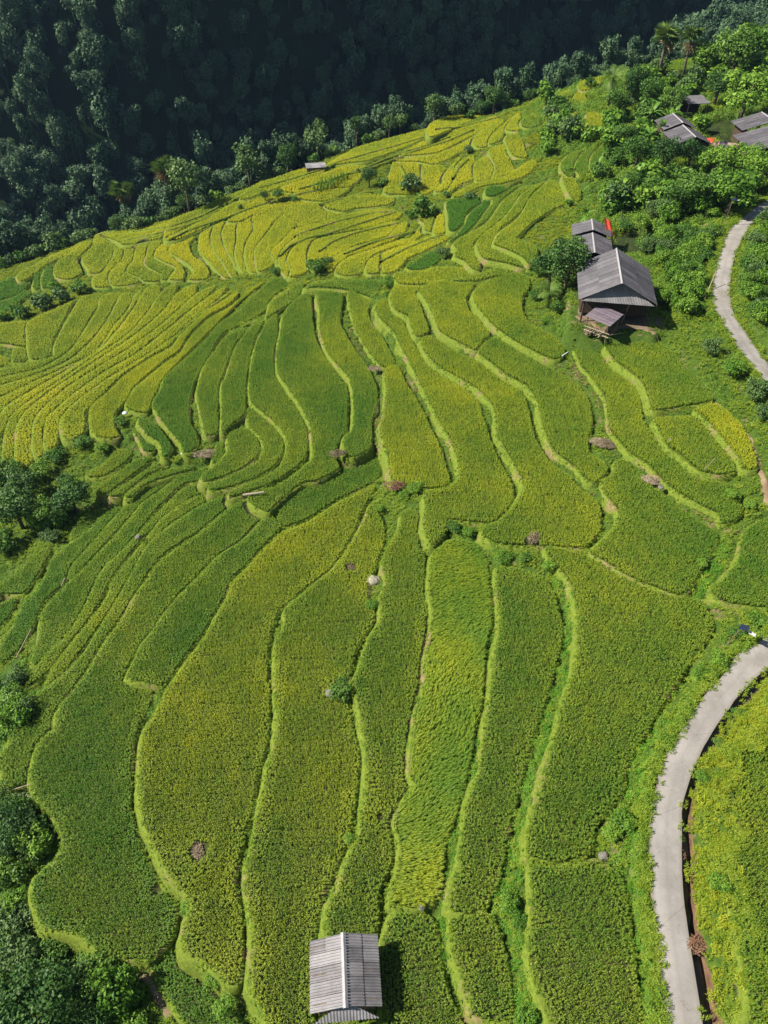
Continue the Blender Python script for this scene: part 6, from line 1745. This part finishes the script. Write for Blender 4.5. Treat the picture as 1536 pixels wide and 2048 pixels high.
    (1500, 1005, 'bush', 1.6, .6, 'bright bush near the path at the right edge'),
    (1520, 1240, 'bush', 2.0, .7, 'bush at the right edge above the lower road')):
    plant(k, on_ground(u, v), s, lab, hs=hs_)
# palms and bananas
def ordinal(n):
    if n <= 20: return ORD[n - 1]
    return {2: 'twenty', 3: 'thirty', 4: 'forty', 5: 'fifty', 6: 'sixty'}[n // 10] + '-' + ORD[n % 10 - 1] if n % 10 else {3: 'thirtieth', 4: 'fortieth', 5: 'fiftieth', 6: 'sixtieth'}[n // 10]
def number_row(things, what):
    things.sort(key=lambda o: project(np.array([o.location]))[0][0])
    for k, o in enumerate(things): o['label'] = what % ordinal(k + 1)
palm(on_ground(1097, 608), 2.3, 1.05, 'feathery palm in front of the dark trees beside the farmhouse', FR_FEA, FR_FEA, 3, 12, .16)
palm(on_ground(1317, 150), 8.0, 2.6, 'left of the two tall fan palms on the crest', FR_FAN, FR_FAN_DRY, 2, 18, .28)
palm(on_ground(1366, 152), 7.8, 2.3, 'right of the two tall fan palms on the crest, with more dead fronds', FR_FAN, FR_FAN_DRY, 3, 15, .26)
palm(on_ground(1218, 205), 5.4, 1.9, 'spiky palm on the crest above the weedy slope', FR_FEA, FR_FEA, 4, 12, .25)
for (u, v, s, lab) in ((1168, 452, 1.3, 'banana plant behind the lower house'), (1316, 285, 1.7, 'banana plant with dry leaves left of the half-hidden house'), (1292, 300, 1.6, 'banana plant lower left of the half-hidden house'),
                       (1330, 262, 1.5, 'banana plant behind the left eave of the half-hidden house'), (1300, 250, 1.6, 'banana plant in the thicket above the half-hidden house'), (1345, 245, 1.4, 'banana plant nearest the ridge of the half-hidden house'),
                       (1275, 275, 1.6, 'banana plant at the left end of the banana group'), (1195, 345, 1.1, 'small banana plant by the little green terraces'), (1432, 200, 1.4, 'banana plant above the pond shelter')):
    palm(on_ground(u, v), 1.6 * s, 1.0 * s, lab, FR_BAN, FR_BAN, 2, 8, .13 * s, 'banana_plant', 'banana plant')
# row of trees along the far edge of the terraces
edge = ((1165, 'dark_bush', 4, ''), (1095, 'dark_tree', 4.6, ''), (1070, 'dark_tree', 5.0, ''), (1040, 'dark_bush', 4.4, ''), (1003, 'dark_tree', 8.0, 'tall dark tree in the row along the crest'), (1020, 'dark_tree', 6, ''),
        (975, 'dark_tree', 6.0, ''), (945, 'dark_bush', 5, ''), (920, 'grey_tree', 6.4, ''), (895, 'grey_bush', 5.4, ''), (872, 'grey_tree', 8.0, 'pale spreading tree in the row along the crest'), (850, 'grey_bush', 5, ''),
        (820, 'grey_tree', 6.6, ''), (795, 'grey_tree', 6.8, ''), (770, 'grey_bush', 5.2, ''), (745, 'dark_bush', 5.0, ''), (722, 'tall_tree', 5.6, 'slim tall tree in the row along the crest'), (700, 'dark_bush', 5.2, ''), (668, 'grey_tree', 9.0, 'big pale tree above the tiny far hut'),
        (690, 'grey_bush', 4.6, ''), (650, 'dark_bush', 4.6, ''), (600, 'dark_tree', 7.6, 'dark dome-shaped tree left of the tiny far hut'), (585, 'dark_bush', 5, ''), (570, 'grey_bush', 5, ''), (545, 'grey_bush', 5.2, ''), (522, 'grey_tree', 9.6, 'big pale tree above the pair of small trees'), (500, 'grey_bush', 4.6, ''), (478, 'grey_bush', 4.6, ''), (455, 'bush', 5, ''), (430, 'grey_bush', 5.2, ''),
        (405, 'dark_tree', 6.0, ''), (385, 'grey_tree', 11.0, 'tall pale tree standing above the forest edge'), (362, 'grey_bush', 5.0, ''), (335, 'grey_bush', 5.6, ''), (310, 'grey_bush', 5.0, ''), (285, 'dark_bush', 5.0, ''), (262, 'grey_bush', 5.6, ''), (240, 'grey_bush', 6.4, ''), (215, 'dark_tree', 6.2, ''), (190, 'grey_bush', 6.0, ''),
        (165, 'grey_bush', 6.0, ''), (140, 'dark_bush', 5.4, ''), (118, 'grey_bush', 7.0, 'bright dome bush at the left part of the forest edge'), (95, 'dark_bush', 5.6, ''), (75, 'grey_bush', 5.6, ''), (50, 'dark_bush', 5.4, ''), (25, 'grey_bush', 5.4, ''), (5, 'dark_bush', 5.4, ''), (-20, 'grey_bush', 5.2, ''))
su = np.array([p[0] for p in SKYLINE])
SKA = np.array(SKY_P)
rowb, rowt = [], []
for (uu, k, s, lab) in edge:
    p = np.array([np.interp(uu, su, SKA[:, i]) for i in range(3)])
    i = min(max(int(np.searchsorted(su, uu)) - 1, 0), len(SKA) - 2); t = SKA[i + 1] - SKA[i]; n = np.array([-t[1], t[0]]); n /= np.linalg.norm(n)
    s = s * (.78 if lab else .75); d = VR.uniform(3.0, 6.5); p[:2] += n * d; p[2] = float(base(p[0], p[1]))
    if lab: plant(k, p, s, lab, hs=1.05)
    else: (rowb if 'bush' in k else rowt).append(plant(k, p, s, 'leafy shrub in the row along the far edge of the golden terraces' if 'bush' in k else 'middling tree in the row along the far edge of the golden terraces', group='trees and shrubs along the far terrace edge', hs=.9))
number_row(rowb, 'shrub in the row along the far terrace edge, %s shrub from the left')
number_row(rowt, 'unremarkable tree in the row along the far terrace edge, %s from the left')
for (uu, d, h, lab) in ((325, 11, 9.0, 'pale fan palm in the forest edge, left of two'), (365, 13, 9.5, 'pale fan palm in the forest edge, right of two'), (205, 12, 8.0, 'pale fan palm low at the left of the forest edge')):
    p = np.array([np.interp(uu, su, SKA[:, i]) for i in range(3)]); i = int(np.searchsorted(su, uu)) - 1; t = SKA[i + 1] - SKA[i]; n = np.array([-t[1], t[0]]); n /= np.linalg.norm(n)
    p[:2] += n * d; p[2] = float(base(p[0], p[1]))
    palm(p, h + 4, 2.3, lab, FR_FAN, FR_FAN_DRY, 6, 13, .28)
# filler bushes in the thickets
TH = [pix('1240,430 1330,440 1440,450 1430,520 1420,610 1340,640 1325,560 1310,520 1240,455'), pix('1215,230 1300,140 1536,110 1536,180 1430,180 1340,215 1300,330 1210,330'), pix('1230,340 1330,330 1440,330 1536,330 1500,400 1430,430 1300,430 1215,420'),
      pix('1480,470 1536,430 1536,700 1480,600'), pix('0,1330 40,1330 60,1440 0,1500'), pix('0,1600 60,1600 110,1660 50,1760 80,1870 200,1935 240,1970 270,2048 0,2048'), pix('0,940 130,950 190,1000 100,1080 0,1100'), pix('1085,190 1150,190 1160,280 1090,310')]
names = ['leafy bush in the thicket between farmhouse and upper road', 'leafy bush in the thicket on the upper right crest', 'leafy bush in the thicket below the upper houses', 'leafy bush on the slope right of the upper road',
         'leafy bush at the left edge beside the flank strips', 'leafy bush in the dark thicket at the bottom left', 'leafy bush in the clump at the left edge', 'leafy bush on the weedy upper slope']
for q, lab, cnt in zip(TH, names, (64, 50, 44, 40, 8, 24, 12, 16)):
    Q = np.array(q); lo, hi = Q.min(0), Q.max(0); n = 0; made = []
    while n < cnt:
        p = np.array([[VR.uniform(lo[0], hi[0]), VR.uniform(lo[1], hi[1])]])
        if not inside(p, Q)[0]: continue
        g = on_ground(*p[0]); n += 1
        ok = all(not inside(g[None, :2], F_ + (F_ - F_.mean(0)) * .12)[0] for F_, _, _ in FLATS)
        if not ok: continue
        if min(np.hypot(*(((a + b) / 2)[:2] - g[:2])) for a, b in ROAD) < 2.7: continue
        t = np.linalg.norm(g - np.array([0, 0, CAM_Z]))
        made.append(plant(VR.choice(['bush', 'bush', 'dark_bush', 'grey_bush', 'bush']) if 'dark thicket' not in lab else VR.choice(['dark_bush', 'grey_bush', 'bush']), g, VR.uniform(1.7, 3.7) * (1.0 if t < 130 else 1.6), lab, group=lab.replace('leafy bush', 'bushes'), hs=VR.uniform(.7, 1.25)))
    number_row(made, lab.replace('leafy bush', 'small leafy bush') + ', %s from the left')
# corn patch on the golden hillside
T_CORN = [template('corn_stalk', [tuft_geo(0, 0, 1.5, 9, 1, .55, .10, RR)], M_LEAF[1]) for _ in range(3)]
cp = pix('622,384 640,366 665,358 690,350 697,356 672,372 640,384')
Q = np.array([on_ground(*p)[:2] for p in cp]); lo, hi = Q.min(0), Q.max(0)
gx, gy = np.meshgrid(np.arange(lo[0], hi[0], .7), np.arange(lo[1], hi[1], .7)); C = np.c_[gx.ravel(), gy.ravel()]; C = C[inside(C, Q)] + 0
m = len(C)
if m:
    cn = points_obj('corn_patch', np.c_[C + rng.uniform(-.15, .15, C.shape), base(C[:, 0], C[:, 1]) - .5], np.c_[np.zeros(m), np.zeros(m), rng.uniform(0, 6.28, m)], np.ones((m, 3)) * rng.uniform(.8, 1.2, m)[:, None], rng.integers(0, 3, m), scatter_group('corn_scatter', T_CORN))
    tag(cn, 'small patch of corn plants on the golden hillside', 'corn', kind='stuff')

# bare soil above the narrow dark plot
sq = smooth_ring(np.array([on_ground(u, v)[:2] for (u, v) in pix('252,1925 285,1916 303,1920 306,1945 322,1975 348,2012 352,2035 330,2035 305,1995 285,1960 262,1945')]), .5)
sc_ = sq.mean(0); n_ = len(sq)
V = [(x, y, float(gz(x, y)) + .02) for x, y in sq] + [(*(sc_ + (q - sc_) * .55), float(gz(*(sc_ + (q - sc_) * .55))) + .16) for q in sq] + [(sc_[0], sc_[1], float(gz(*sc_)) + .2)]
tag(obj('bare_soil', mesh_of('bare_soil', V, [(k, (k + 1) % n_, n_ + (k + 1) % n_, n_ + k) for k in range(n_)] + [(n_ + k, n_ + (k + 1) % n_, 2 * n_) for k in range(n_)], M_PATH, True)), 'patch of bare brown soil beside the narrow dark plot', kind='structure')
# ------------------------------------------------------------------ the air over the valley
hz = bpy.data.materials.new('valley_air'); hz.use_nodes = True
ht = hz.node_tree
for n in list(ht.nodes):
    if n.type == 'BSDF_PRINCIPLED': ht.nodes.remove(n)
pv = ht.nodes.new('ShaderNodeVolumePrincipled')
pv.inputs['Color'].default_value = (0.38, 0.62, 1.0, 1)
pv.inputs['Density'].default_value = 0.00009
pv.inputs['Anisotropy'].default_value = 0.3
ht.links.new(pv.outputs[0], ht.nodes['Material Output'].inputs['Volume'])
hb = MB().box((-640, -320, -96), (640, 820, 430)).build('haze', hz)
tag(hb, 'thin bluish air between the terraces and the mountain', kind='stuff')
